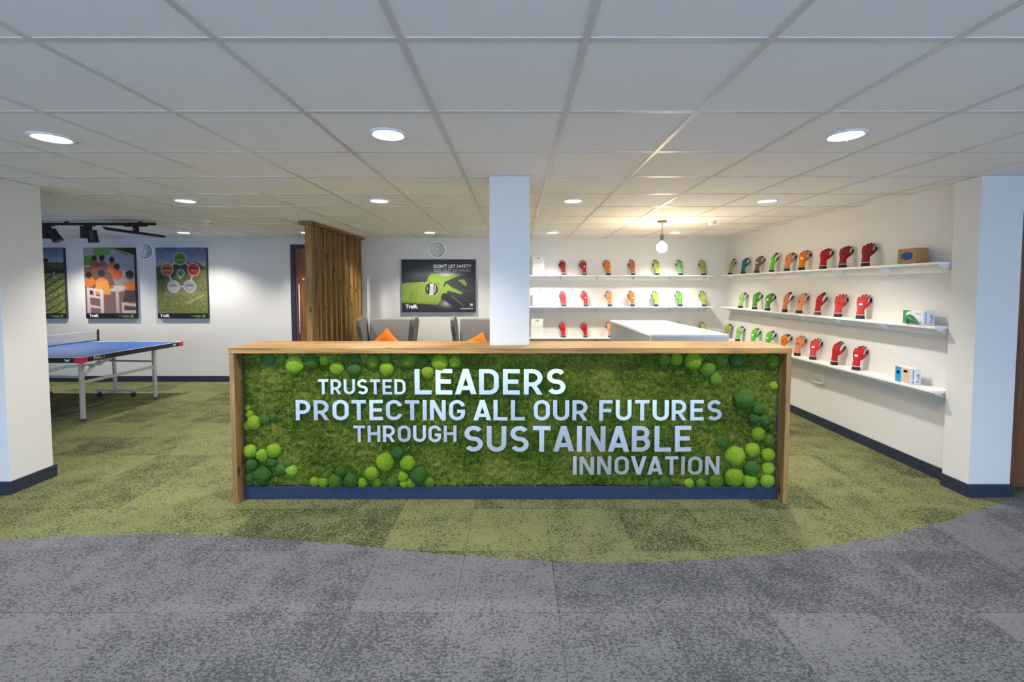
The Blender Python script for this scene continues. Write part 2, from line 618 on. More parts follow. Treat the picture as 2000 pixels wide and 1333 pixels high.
nx0 = int(math.floor((LEFT + 2.8) / TS))
nx1 = int(math.ceil((FAR_R + 2.8) / TS))
ny0 = int(math.floor((REAR - 3.06) / TS))
ny1 = int(math.ceil((BACK - 3.06) / TS))
GAP = 0.0008
for i in range(nx0, nx1):
    for j in range(ny0, ny1):
        x0, x1 = max(LEFT, -2.8 + i * TS), min(FAR_R, -2.8 + (i + 1) * TS)
        y0, y1 = max(REAR, 3.06 + j * TS), min(BACK, 3.06 + (j + 1) * TS)
        if x1 - x0 < 0.01 or y1 - y0 < 0.01:
            continue
        cs = [curve_y(x0 + (x1 - x0) * k / 10) for k in range(11)]
        vis = in_frame([(x0, max(y0, 0.3), 0), (x1, max(y0, 0.3), 0), (x0, max(y1, 0.3), 0), (x1, max(y1, 0.3), 0)], 10) and y1 > 1.2
        for green in (True, False):
            if green and max(cs) > 0 and min(cs) >= y1:
                continue
            if not green and max(cs) <= y0:
                continue
            pl = tile_poly(x0 + GAP, x1 - GAP, y0 + GAP, y1 - GAP, green)
            if not pl:
                continue
            n = len(pl)
            dz = 0.0006 * random.random()
            v = [(p[0], p[1], dz) for p in pl] + [(p[0], p[1], -0.006) for p in pl]
            f = [tuple(range(n))] + [(k, k + n, (k + 1) % n + n, (k + 1) % n) for k in range(n)]
            if vis:
                MB().add(v, f).build('green_carpet_tile' if green else 'grey_carpet_tile', GREEN_C if green else GREY_C, floor)
            else:
                rest[int(green)].add(v, f)
tag(rest[1].build('green_carpet_tiles', GREEN_C, floor), kind='stuff')
tag(rest[0].build('grey_carpet_tiles', GREY_C, floor), kind='stuff')

# ---- ceiling: slab, lay-in tiles, exposed grid
ceiling = struct(box('ceiling', (LEFT, REAR, CEIL + 0.06), (FAR_R, BACK, CEIL + 0.16), WHITE_PL), 'suspended ceiling of square white tiles in a white metal grid')
GX = [-1.575 + 0.6 * i for i in range(-14, 13) if LEFT < -1.575 + 0.6 * i < FAR_R]
GY = [1.487 + 0.6 * i for i in range(-8, 11) if REAR < 1.487 + 0.6 * i < BACK]
for x in GX:
    MB().box((x - 0.012, REAR, CEIL), (x + 0.012, BACK, CEIL + 0.03)).build('grid_bar', GRID_M, ceiling)
for y in GY:
    MB().box((LEFT, y - 0.012, CEIL + 0.0008), (FAR_R, y + 0.012, CEIL + 0.029)).build('grid_bar', GRID_M, ceiling)
bx = [LEFT] + GX + [FAR_R]
by = [REAR] + GY + [BACK]
share = {}
restc = MB()
cand = []
for i in range(len(bx) - 1):
    for j in range(len(by) - 1):
        x0, x1, y0, y1 = bx[i], bx[i + 1], by[j], by[j + 1]
        vis = y1 > 0.9 and in_frame([(x, max(y, 0.5), CEIL) for x in (x0, x1) for y in (y0, y1)], 5)
        cand.append((not vis, (y0 + y1) / 2, x0, x1, y0, y1))
cand.sort(key=lambda c: c[:2])
for k, (hid, _, x0, x1, y0, y1) in enumerate(cand):
    zt = CEIL + 0.0045
    if hid or k >= 300:
        restc.box((x0 + 0.002, y0 + 0.002, zt), (x1 - 0.002, y1 - 0.002, zt + 0.015))
        continue
    key = (round(x1 - x0, 3), round(y1 - y0, 3))
    if key not in share:
        me = MB().box((-key[0] / 2 + 0.002, -key[1] / 2 + 0.002, 0), (key[0] / 2 - 0.002, key[1] / 2 - 0.002, 0.015)).mesh('ceiling_tile')
        me.materials.append(TILE_M)
        share[key] = me
    o = link('ceiling_tile', share[key], None, ceiling)
    o.location = ((x0 + x1) / 2, (y0 + y1) / 2, zt)
tag(restc.build('ceiling_tiles', TILE_M, ceiling), kind='stuff')
ZT = CEIL + 0.05

# ---- walls
D1 = (-3.68, -2.62, 2.249)                      # navy frame of the door behind the slat screen
m = MB()
m.box((LEFT, BACK, -0.1), (D1[0], BACK + 0.15, ZT)).box((D1[0], BACK, D1[2]), (D1[1], BACK + 0.15, ZT)).box((D1[1], BACK, -0.1), (FAR_R, BACK + 0.15, ZT))
struct(m.build('wall_back', WHITE_WALL))
struct(box('wall_right', (RIGHT, 3.44, -0.1), (RIGHT + 0.15, BACK + 0.1, ZT), WHITE_WALL))
struct(box('wall_left', (LEFT - 0.15, REAR, -0.1), (LEFT, BACK, ZT), WHITE_WALL))
D2 = (3.70, 4.72, 2.12)
m = MB()
m.box((D2[0] - 0.05, FRONT_R, D2[2]), (FAR_R, FRONT_R + 0.12, ZT)).box((D2[1], FRONT_R, -0.1), (FAR_R, FRONT_R + 0.12, D2[2]))
struct(m.build('wall_front_right', WHITE_WALL))
struct(box('wall_far_right', (FAR_R, REAR, -0.1), (FAR_R + 0.15, FRONT_R + 0.1, ZT), WHITE_WALL))
m = MB()
xs = [LEFT] + [a for w in WINDOWS for a in w] + [FAR_R]
for a, b in zip(xs[0::2], xs[1::2]):
    m.box((a, REAR - 0.15, -0.1), (b, REAR, ZT))
for a, b in WINDOWS:
    m.box((a, REAR - 0.15, -0.1), (b, REAR, WIN_Z[0])).box((a, REAR - 0.15, WIN_Z[1]), (b, REAR, ZT))
struct(m.build('wall_rear', WHITE_WALL))
for k, (a, b) in enumerate(WINDOWS):
    m = MB()
    t = 0.05
    c = (a + b) / 2
    for lo, hi in (((a, WIN_Z[0]), (a + t, WIN_Z[1])), ((b - t, WIN_Z[0]), (b, WIN_Z[1])), ((a, WIN_Z[0]), (b, WIN_Z[0] + t)), ((a, WIN_Z[1] - t), (b, WIN_Z[1])), ((c - t / 2, WIN_Z[0]), (c + t / 2, WIN_Z[1]))):
        m.box((lo[0], REAR - 0.12, lo[1]), (hi[0], REAR - 0.06, hi[1]))
    struct(m.build('window_%d' % (k + 1), WHITE_PL))
struct(box('ground_outside', (-25, -30, -0.6), (25, REAR - 0.2, -0.5), plain('pale_paving', (0.62, 0.61, 0.60, 1), 0.9)))

# ---- baseboards
BH, BT = 0.095, 0.016
m = MB().box((LEFT, BACK - BT, 0), (D1[0], BACK, BH)).box((D1[1], BACK - BT, 0), (RIGHT, BACK, BH))
struct(m.build('baseboard_back', NAVY, bevel=0.002))
struct(box('baseboard_right', (RIGHT - BT, 3.45, 0), (RIGHT, BACK - BT, BH), NAVY, bevel=0.002))

# ---- columns
def column(x0, x1, y0, y1, base, label):
    c = thing('column', label, 'column', ((x0 + x1) / 2, (y0 + y1) / 2, 0))
    c['kind'] = 'structure'
    box('shaft', (x0, y0, 0), (x1, y1, CEIL + 0.002), WHITE_WALL, c, bevel=0.003)
    if base:
        m = MB()
        for b in base:
            m.box(*b)
        m.build('baseboard', NAVY, c, bevel=0.002)
    return c
def skirt(x0, x1, y0, y1):
    return [((x0 - BT, y0 - BT, 0), (x1 + BT, y0, BH)), ((x0 - BT, y0, 0), (x0, y1 + BT, BH)), ((x1, y0, 0), (x1 + BT, y1 + BT, BH)), ((x0, y1, 0), (x1, y1 + BT, BH))]
column(-4.30, -3.80, 3.29, 3.60, skirt(-4.30, -3.80, 3.29, 3.60), 'white square column with navy skirting at the left edge')
cr = (3.345, 3.655, 3.245, 3.448)
column(*cr, [((cr[0] - BT, cr[2] - BT, 0), (cr[1] + BT, cr[2], BH)), ((cr[0] - BT, cr[2], 0), (cr[0], cr[3], BH))], 'white column with navy skirting at the near end of the glove wall')
CC = (-0.197, 0.093, 3.262, 3.56)
column(*CC, None, 'white square column rising through the middle of the wooden reception counter')

# ---- doors
d1 = struct(thing('door_1', 'walnut door in navy frame behind the wooden slat screen', 'door', ((D1[0] + D1[1]) / 2, BACK, 0)))
del d1['category']
fw = 0.065
m = MB().box((D1[0], BACK - 0.015, 0), (D1[0] + fw, BACK + 0.12, D1[2])).box((D1[1] - fw, BACK - 0.015, 0), (D1[1], BACK + 0.12, D1[2])).box((D1[0] + fw, BACK - 0.015, D1[2] - fw), (D1[1] - fw, BACK + 0.12, D1[2]))
m.build('door_frame', NAVY, d1)
leaf = box('door_leaf', (D1[0] + fw + 0.003, BACK + 0.02, 0.005), (D1[1] - fw - 0.003, BACK + 0.065, D1[2] - fw - 0.003), DOOR_W, d1)
hx = D1[0] + fw + 0.085
m = MB().tube([(hx, BACK - 0.045, 0.80), (hx, BACK - 0.045, 1.60)], 0.014)
for z in (0.92, 1.48):
    m.tube([(hx, BACK + 0.02, z), (hx, BACK - 0.045, z)], 0.009)
m.build('pull_handle', CHROME, leaf)
MB().lathe((hx + 0.035, BACK + 0.018, 1.68), [(0, -0.012), (0.024, -0.012), (0.026, 0.002)], axis='y', n=20).build('lock', CHROME, leaf)
d2 = struct(thing('door_2', 'walnut door with dark frame right of the white column', 'door', ((D2[0] + D2[1]) / 2, FRONT_R, 0)))
del d2['category']
m = MB().box((D2[0] - 0.045, FRONT_R - 0.02, 0), (D2[0] + 0.012, FRONT_R + 0.1, D2[2])).box((D2[1] - 0.03, FRONT_R - 0.02, 0), (D2[1], FRONT_R + 0.1, D2[2])).box((D2[0] + 0.012, FRONT_R - 0.02, D2[2] - 0.03), (D2[1] - 0.03, FRONT_R + 0.1, D2[2]))
m.build('door_frame', BLACK_PL, d2)
box('door_leaf', (D2[0] + 0.014, FRONT_R - 0.005, 0.005), (D2[1] - 0.033, FRONT_R + 0.04, D2[2] - 0.033), DOOR_W, d2)

# ================================================================== RECEPTION DESK
DX0, DX1, DY0, DY1, DH, DT = -2.035, 1.945, 3.13, 3.53, 1.125, 0.040
desk = thing('reception_desk', 'long reception desk with wooden top, living moss front and raised metal slogan', 'desk', ((DX0 + DX1) / 2, DY0, 0))
ys = [DY0, 3.258, 3.393, DY1]
box('top_plank', (DX0, ys[0], DH - DT), (DX1, ys[1] - 0.0015, DH), OAK_X, desk, bevel=0.002)
for a, b in ((ys[1], ys[2] - 0.0015), (ys[2], ys[3])):
    box('top_plank', (DX0, a, DH - DT), (CC[0] - 0.002, b, DH - 0.0005), OAK_X, desk, bevel=0.002)
    box('top_plank', (CC[1] + 0.002, a, DH - DT), (DX1, b, DH - 0.0005), OAK_X, desk, bevel=0.002)
LT = 0.034
for x0, x1 in ((DX0 + 0.004, DX0 + 0.004 + LT), (DX1 - 0.004 - LT, DX1 - 0.004)):
    box('end_panel', (x0, DY0 + 0.002, 0), (x1, ys[1], DH - DT), OAK_Z, desk, bevel=0.002)
    box('end_panel', (x0, ys[1] + 0.0015, 0), (x1, DY1 - 0.004, DH - DT), OAK_Z, desk, bevel=0.002)
PX0, PX1 = DX0 + 0.004 + LT, DX1 - 0.004 - LT
PY = 3.228
box('backing_board', (PX0, PY, 0), (PX1, PY + 0.026, DH - DT), NAVY2, desk)
box('kickplate', (PX0 + 0.004, PY - 0.028, 0.002), (PX1 - 0.004, PY, 0.096), NAVY2, desk, bevel=0.002)

# ---- moss panel: lumpy carpet of flat moss, with tufts and individual ball mosses
MX0, MX1, MZ0, MZ1 = PX0 + 0.012, PX1 - 0.012, 0.097, DH - DT - 0.008
nxm, nzm = 420, 110
mb = MB()
vv = []
def moss_h(x, z):
    return 0.017 + 0.010 * noise.noise((x * 7, 0.3, z * 7)) + 0.013 * noise.noise((x * 26, 5.1, z * 26)) + 0.010 * noise.noise((x * 70, 9.1, z * 70))
for j in range(nzm + 1):
    for i in range(nxm + 1):
        x = MX0 + (MX1 - MX0) * i / nxm
        z = MZ0 + (MZ1 - MZ0) * j / nzm
        edge = i in (0, nxm) or j in (0, nzm)
        vv.append((x, PY - (0.001 if edge else max(0.004, moss_h(x, z))), z))
ff = [(j * (nxm + 1) + i, j * (nxm + 1) + i + 1, (j + 1) * (nxm + 1) + i + 1, (j + 1) * (nxm + 1) + i) for j in range(nzm) for i in range(nxm)]
moss = mb.add(vv, ff, True).build('moss_panel', MOSS_B, desk)
moss['label'] = 'flat green moss panel with ball moss clusters'
rs = np.random.RandomState(3)
nb = 52000
bxx = rs.uniform(MX0, MX1, nb)
bzz = rs.uniform(MZ0, MZ1, nb)
hh = np.array([max(0.004, moss_h(a, b)) for a, b in zip(bxx, bzz)])
base = np.stack([bxx, PY - hh + 0.004, bzz], 1)
ang = rs.uniform(0, 2 * np.pi, nb)
ln = rs.uniform(0.010, 0.026, nb)
tilt = rs.uniform(0.25, 1.25, nb)
dirv = np.stack([np.cos(ang) * np.sin(tilt), -np.cos(tilt), np.sin(ang) * np.sin(tilt)], 1)
side = np.stack([-np.sin(ang), np.zeros(nb), np.cos(ang)], 1) * rs.uniform(0.0012, 0.0034, nb)[:, None]
v3 = np.stack([base - side, base + side, base + dirv * ln[:, None]], 1).reshape(-1, 3)
v3[:, 0] = np.clip(v3[:, 0], PX0 + 0.001, PX1 - 0.001)
v3[:, 2] = np.clip(v3[:, 2], 0.09, DH - DT - 0.002)
o0 = origin_of(desk)
v3 -= np.array(o0)
me = bpy.data.meshes.new('moss_tufts')
me.from_pydata(v3.tolist(), [], np.arange(nb * 3).reshape(-1, 3).tolist())
tag(link('moss_tufts', me, MOSS_M, moss), kind='stuff')

def ball_mesh(seed, amp, mat):
    bm = bmesh.new()
    bmesh.ops.create_icosphere(bm, subdivisions=5, radius=1.0)
    off = Vector((seed * 3.7, seed * 1.3, seed * 7.9))
    for v in bm.verts:
        p = v.co.copy()
        h = 1 + amp * (0.9 * noise.noise(p * 1.3 + off) + 0.45 * noise.noise(p * 5 + off) + 0.30 * noise.noise(p * 14 + off) + 0.22 * noise.noise(p * 34 + off))
        v.co = p * h
        v.co.y *= 0.62
    me = bpy.data.meshes.new('moss_ball')
    bm.to_mesh(me)
    bm.free()
    me.polygons.foreach_set('use_smooth', [True] * len(me.polygons))
    me.materials.append(mat)
    return me
BALLS = {'b': [ball_mesh(s, 0.10, BALL_B) for s in (1, 2, 3)], 'm': [ball_mesh(s, 0.14, BALL_M) for s in (4, 5)], 'd': [ball_mesh(s, 0.17, BALL_D) for s in (6, 7, 8)]}
LB = [(487, 260, 65, 'b'), (600, 240, 55, 'd'), (395, 215, 45, 'd'), (300, 220, 45, 'd'), (690, 228, 38, 'b'), (775, 285, 50, 'b'), (905, 295, 50, 'd'), (905, 215, 40, 'd'),
      (1030, 240, 48, 'm'), (1125, 290, 52, 'b'), (1115, 215, 35, 'm'), (1275, 235, 52, 'm'), (1385, 235, 40, 'd'), (1410, 315, 45, 'b'), (1495, 245, 60, 'b'), (1600, 240, 45, 'b'),
      (1335, 215, 35, 'd'), (735, 222, 36, 'm'), (835, 220, 35, 'd'), (150, 565, 22, 'b'), (165, 610, 30, 'b'), (195, 665, 50, 'b'), (152, 690, 32, 'b'), (275, 640, 38, 'd'),
      (330, 630, 30, 'd'), (168, 865, 48, 'b'), (255, 895, 45, 'b'), (337, 860, 50, 'b'), (320, 945, 38, 'd'), (180, 960, 45, 'd'), (260, 1030, 62, 'd'), (385, 995, 42, 'd'),
      (435, 950, 35, 'd'), (460, 1000, 42, 'b'), (168, 1050, 40, 'd'), (225, 1085, 33, 'd'), (620, 1080, 35, 'b'), (680, 1085, 36, 'b'), (765, 1080, 50, 'm'), (875, 1075, 52, 'd'),
      (800, 1010, 40, 'd'), (955, 1095, 36, 'b'), (1055, 1100, 36, 'm'), (1020, 1020, 50, 'b'), (1115, 940, 65, 'b'), (1200, 880, 45, 'd'), (1272, 950, 55, 'b'), (1240, 1045, 40, 'b'),
      (1245, 1110, 32, 'b'), (1295, 1095, 35, 'b'), (1350, 1035, 62, 'd'), (1420, 1085, 40, 'm'), (1165, 1095, 42, 'd')]
RB = [(1065, 220, 45, 'm'), (1150, 222, 45, 'b'), (1265, 232, 62, 'b'), (1365, 290, 55, 'm'), (1465, 230, 45, 'm'), (1570, 225, 52, 'd'), (1425, 365, 46, 'm'), (1822, 235, 48, 'm'),
      (1830, 410, 30, 'b'), (1620, 500, 75, 'd'), (1715, 565, 45, 'd'), (1690, 640, 40, 'd'), (1760, 650, 45, 'd'), (1720, 745, 48, 'b'), (1795, 790, 42, 'm'), (1465, 795, 48, 'd'),
      (1680, 855, 52, 'b'), (1555, 895, 68, 'b'), (1788, 890, 48, 'b'), (1670, 980, 58, 'd'), (1788, 985, 46, 'b'), (1550, 1045, 68, 'b'), (1425, 1075, 52, 'm'), (1660, 1085, 52, 'b'),
      (1783, 1070, 50, 'b'), (1235, 1098, 36, 'b'), (1070, 1085, 45, 'd'), (1000, 1090, 35, 'd'), (1320, 1090, 35, 'm')]
rb = random.Random(11)
for lst, ox in ((LB, 440), (RB, 1000)):
    for bxp, byp, br, kind in lst:
        c = onY(ox + bxp / 3.571, 640 + byp / 3.571, PY - 0.03)
        r = br / 3.571 * 3.21 / F
        c.x = min(max(c.x, PX0 + r * 0.97), PX1 - r * 0.97)
        c.z = min(max(c.z, 0.085 + r), DH - DT - 0.004 - r)
        o = link('moss_ball', rb.choice(BALLS[kind]), None, moss)
        o.location = Vector((c.x, PY - 0.012 - r * 0.22, c.z)) - o0
        o.scale = (r, r, r)
        o.rotation_euler = (0, rb.uniform(0, 6.28), 0)

# ---- raised metal slogan
LY = 3.182
WORDS = [('TRUSTED', 621.5, 792, 741.4, 770.8), ('LEADERS', 810, 1105, 721.2, 771), ('PROTECTING', 577.8, 908, 782, 821.5), ('ALL', 924.5, 1025.2, 782, 821.8),
         ('OUR', 1042.6, 1148.4, 782, 821.8), ('FUTURES', 1170, 1410.8, 782, 822), ('THROUGH', 690.5, 891.4, 831.8, 864), ('SUSTAINABLE', 907.2, 1351.4, 832.7, 882.8),
         ('INNOVATION', 1119, 1406, 892, 927.9)]
rl = random.Random(5)
for word, x0, x1, y0, y1 in WORDS:
    a = onY(x0, y1, LY)
    b = onY(x1, y0, LY)
    cap = b.z - a.z
    natural = 0.0
    sp = 0.135
    pos = []
    for ch in word:
        k = 0.05 if ch in 'AV' else 0.0
        natural -= k if natural > 0 else 0
        pos.append(natural)
        natural += GLYPH[ch][0] + sp - k
    natural -= sp - (0.05 if word[-1] in 'AV' else 0)
    sx = (b.x - a.x) / natural
    w = bpy.data.objects.new('word', None)
    COL.objects.link(w)
    w.parent = desk
    w.empty_display_size = 0.05
    w['label'] = 'raised brushed metal word %s' % word
    for ch, p in zip(word, pos):
        me = letter_mesh(ch, sx, cap, 0.012).mesh('letter')
        o = link('letter', me, STEEL, w)
        o.location = Vector((a.x + p * sx, LY, a.z)) - o0
        o.rotation_euler = (math.radians(rl.uniform(-1.6, 1.6)), 0, math.radians(rl.uniform(-3.2, 3.2)))

# ================================================================== CEILING FITTINGS
LIGHT_EMIT = emit('downlight_diffuser', (1.0, 0.98, 0.95, 1), 12.0)
def downlight(px, py, label, y, x):
    c = Vector((x, y, CEIL + 0.004))
    t = thing('ceiling_downlight', label, 'ceiling light', c, 'round recessed downlights')
    R = 0.098
    MB().lathe(c, [(R, 0), (R, -0.006), (R - 0.006, -0.010), (R - 0.016, -0.009), (R - 0.024, -0.003), (R - 0.026, 0.0)], n=40).build('trim_ring', WHITE_PL, t)
    MB().lathe(c, [(R - 0.025, -0.0022), (0.001, -0.0022)], n=40).build('diffuser', LIGHT_EMIT, t)
    ld = bpy.data.lights.new('downlight_beam', 'SPOT')
    ld.energy = DOWNLIGHT_W
    ld.color = (1.0, 0.93, 0.83)
    ld.spot_size = math.radians(122)
    ld.spot_blend = 0.65
    ld.shadow_soft_size = 0.05
    lo = bpy.data.objects.new('downlight_beam', ld)
    COL.objects.link(lo)
    lo.parent = t
    lo.location = (0, 0, -0.014)
    return t
for a in (
    (97, 273, 'large round downlight nearest the left edge of the photo', 2.44, -2.50),
    (755, 262, 'large round downlight above the left half of the reception desk', 2.387, -0.675),
    (1655, 265, 'large round downlight at the right, with tiny green indicator lamp', 2.40, 1.74),
    (360, 395, 'round downlight above the end of the table tennis table', 4.187, -3.075),
    (735, 393, 'round downlight in second row, left of the central column', 4.187, -1.275),
    (1120, 393, 'round downlight in second row, just right of the central column', 4.187, 0.525),
    (1500, 394, 'round downlight in second row, nearest the glove shelves on the right wall', 4.187, 2.325),
    (357, 457, 'small distant downlight above the poster with coloured circles', 6.587, -4.875),
    (590, 456, 'small distant downlight half hidden behind the slat screen', 6.587, -3.075),
    (835, 455, 'small distant downlight above the round vent over the black glove poster', 6.587, -1.275),
    (1078, 454, 'small distant downlight above the left end of the back wall shelves', 6.587, 0.525),
    (1321, 454, 'small distant downlight just right of the pendant bulb', 6.587, 2.325)):
    downlight(*a)
downlight(0, 0, 'distant downlight hidden behind the track spotlight nearest the left column', 6.587, -6.80)
_dl = [o for o in COL.objects if o.name.startswith('ceiling_downlight')][2]
MB().lathe(_dl.location + Vector((0.055, 0.066, -0.009)), [(0.003, 0), (0.0025, -0.002), (0.0005, -0.0025)], n=10).build('indicator_lamp', emit('green_led', (0.1, 1, 0.2, 1), 3.0), _dl)

def detector(x, y, label):
    c = Vector((x, y, CEIL + 0.004))
    t = thing('smoke_detector', label, 'smoke detector', c)
    MB().lathe(c, [(0.052, 0), (0.052, -0.010), (0.045, -0.014)], n=32).build('base', WHITE_PL, t)
    MB().lathe(c, [(0.042, -0.012), (0.043, -0.034), (0.036, -0.048), (0.018, -0.054), (0.0005, -0.055)], n=32).build('sensor_body', WHITE_PL, t)
    for k in range(9):
        a = 2 * math.pi * k / 9
        p = c + Vector((0.0425 * math.cos(a), 0.0425 * math.sin(a), -0.030))
        MB().box((p.x - 0.005, p.y - 0.005, p.z - 0.003), (p.x + 0.005, p.y + 0.005, p.z + 0.003)).build('slot', BLACK_PL, t)
detector(-3.76, 5.46, 'white smoke detector on the ceiling left of the slat screen')
detector(2.36, 5.44, 'white smoke detector on the ceiling right of the pendant bulb')

# ---- pendant
pc = Vector((1.757, 5.43, CEIL))
pend = thing('pendant_lamp', 'hanging bare globe bulb on a dark cable above the white island', 'pendant lamp', pc)
BRONZE = plain('dark_bronze', (0.07, 0.06, 0.05, 1), 0.5, metal=0.2)
MB().lathe(pc, [(0.0, 0.0), (0.055, 0.0), (0.055, -0.016), (0.05, -0.020), (0.006, -0.022)], n=32).build('ceiling_rose', BRONZE, pend)
MB().tube([pc + Vector((0, 0, -0.02)), pc + Vector((0, 0, -0.165))], 0.0045, 8).build('cable', BLACK_PL, pend)
MB().lathe(pc, [(0.005, -0.160), (0.019, -0.166), (0.021, -0.18), (0.021, -0.235), (0.018, -0.243)], n=24).build('lamp_holder', BRONZE, pend)
bz = -0.318
prof = [(0.017, -0.240), (0.020, -0.252)] + [(0.064 * math.sin(t), bz + 0.064 * math.cos(t)) for t in [0.42 + (math.pi - 0.43) * i / 16 for i in range(17)]]
MB().lathe(pc, prof, n=32).build('globe_bulb', emit('warm_bulb', (1.0, 0.83, 0.52, 1), 22.0), pend)
ld = bpy.data.lights.new('bulb_light', 'POINT')
ld.energy = PENDANT_W
ld.color = (1.0, 0.70, 0.36)
ld.shadow_soft_size = 0.075
lo = bpy.data.objects.new('bulb_light', ld)
COL.objects.link(lo)
lo.parent = pend
lo.location = (0, 0, bz)

# ---- spotlight track
ty, tz = 5.50, CEIL - 0.012
trk = thing('lighting_track', 'black ceiling lighting track above the table tennis table', 'lighting track', (-5.4, ty, tz))
box('track_bar', (-6.6, ty - 0.018, tz - 0.030), (-4.42, ty + 0.018, tz - 0.002), BLACK, trk)
for x in (-6.4, -5.5, -4.6):
    box('mounting_clip', (x - 0.02, ty - 0.01, tz - 0.004), (x + 0.02, ty + 0.01, CEIL + 0.004), BLACK, trk)
def spot_head(px0, x, tilt, yaw, label):
    zb = tz - 0.03
    t = thing('track_spotlight', label, 'spotlight', (x, ty, zb))
    MB().box((x - 0.06, ty - 0.016, zb - 0.012), (x + 0.06, ty + 0.016, zb)).build('adapter', BLACK, t)
    MB().box((x - 0.090, ty - 0.035, zb - 0.160), (x - 0.002, ty + 0.035, zb - 0.010)).build('driver_box', BLACK, t, bevel=0.003)
    m = MB()
    d = Vector((math.sin(tilt) * math.cos(yaw), math.sin(tilt) * math.sin(yaw), -math.cos(tilt)))
    a = Vector((x + 0.030, ty - 0.01, zb - 0.060))
    m.tube([a, a + d * 0.12, a + d * 0.150], [0.048, 0.050, 0.053], 24)
    m.build('lamp_head', BLACK, t)
    MB().tube([a + d * 0.1505, a + d * 0.152], [0.044, 0.042], 24).build('lens', plain('dark_lens', (0.06, 0.06, 0.07, 1), 0.15), t)
spot_head(108, -5.72, 0.5, 0.3, 'black track spotlight nearest the left column')
spot_head(182, -5.22, 0.12, 1.2, 'black cylindrical track spotlight in the middle of the track')
fx = -4.66
zb = tz - 0.03
t = thing('track_panel_light', 'flat black tilting panel light at the right end of the track', 'panel light', (fx, ty, zb))
MB().box((fx - 0.13, ty - 0.017, zb - 0.015), (fx + 0.13, ty + 0.017, zb)).build('adapter', BLACK, t)
MB().box((fx - 0.022, ty - 0.014, zb - 0.075), (fx + 0.03, ty + 0.014, zb - 0.012)).build('hinge', BLACK, t)
a0, a1 = Vector((fx - 0.30, ty, zb - 0.030)), Vector((fx + 0.26, ty, zb - 0.110))
u = (a1 - a0).normalized()
w = Vector((-u.z, 0, u.x))
v = []
for yy in (-0.13, 0.13):
    for q in (a0, a0 + u * 0.06 - w * 0.035, a1 - w * 0.028, a1):
        v.append(q + Vector((0, yy, 0)))
MB().add(v, [(0, 1, 2, 3), (7, 6, 5, 4), (0, 4, 5, 1), (1, 5, 6, 2), (2, 6, 7, 3), (3, 7, 4, 0)]).build('panel', BLACK, t)
MB().lathe((fx + 0.005, ty - 0.016, zb - 0.05), [(0.0005, -0.004), (0.009, -0.004), (0.009, 0.002)], axis='y', n=16).build('pivot_screw', CHROME, t)

# ---- round air valves on the back wall
def vent(px, py, label):
    c = onY(px, py, BACK)
    t = thing('air_vent', label, 'air vent', c)
    MB().lathe(c, [(0.150, 0), (0.150, -0.008), (0.140, -0.016), (0.118, -0.014), (0.112, 0.0)], axis='y', n=48).build('rim', WHITE_PL, t)
    MB().lathe(c, [(0.113, -0.003), (0.001, -0.003)], axis='y', n=40).build('duct', plain('duct_dark', (0.22, 0.22, 0.23, 1), 0.7), t)
    for r, h in ((0.102, 0.016), (0.078, 0.022), (0.054, 0.027)):
        MB().lathe(c, [(r, -h), (r - 0.008, -h - 0.003), (r - 0.019, -h + 0.006), (r - 0.017, -h + 0.010), (r, -h)], axis='y', n=40).build('ring_blade', WHITE_PL, t)
    MB().lathe(c, [(0.030, -0.020), (0.028, -0.030), (0.015, -0.036), (0.0005, -0.037)], axis='y', n=32).build('centre_cone', WHITE_PL, t)
    m = MB()
    for a in (0.3, 2.4, 4.5):
        m.tube([c + Vector((0.02 * math.cos(a), -0.014, 0.02 * math.sin(a))), c + Vector((0.115 * math.cos(a), -0.008, 0.115 * math.sin(a)))], 0.003, 6)
    m.build('spoke', WHITE_PL, t)
vent(284, 491, 'round white air vent between the two left posters')
vent(854, 488, 'round white air vent above the black glove poster')

# ================================================================== SLAT SCREEN
SXC = -2.555
scr = thing('slat_screen', 'floor to ceiling screen of upright wooden slats beside the grey armchairs', 'screen', (SXC, 6.4, 0))
box('top_rail', (SXC - 0.085, 5.44, CEIL - 0.034), (SXC + 0.085, BACK - 0.002, CEIL - 0.001), SLAT_Y, scr, bevel=0.002)
box('bottom_rail', (SXC - 0.085, 5.44, 0.001), (SXC + 0.085, BACK - 0.018, 0.035), SLAT_Y, scr, bevel=0.002)
ns = 11
for k in range(ns):
    y = 5.50 + (7.22 - 5.50) * (k / (ns - 1)) + (0.03 if k else 0) * (1 - k / (ns - 1))
    box('slat', (SXC - 0.04, y, 0.034), (SXC + 0.042, y + 0.046, CEIL - 0.033), SLAT_Z, scr, bevel=0.002)
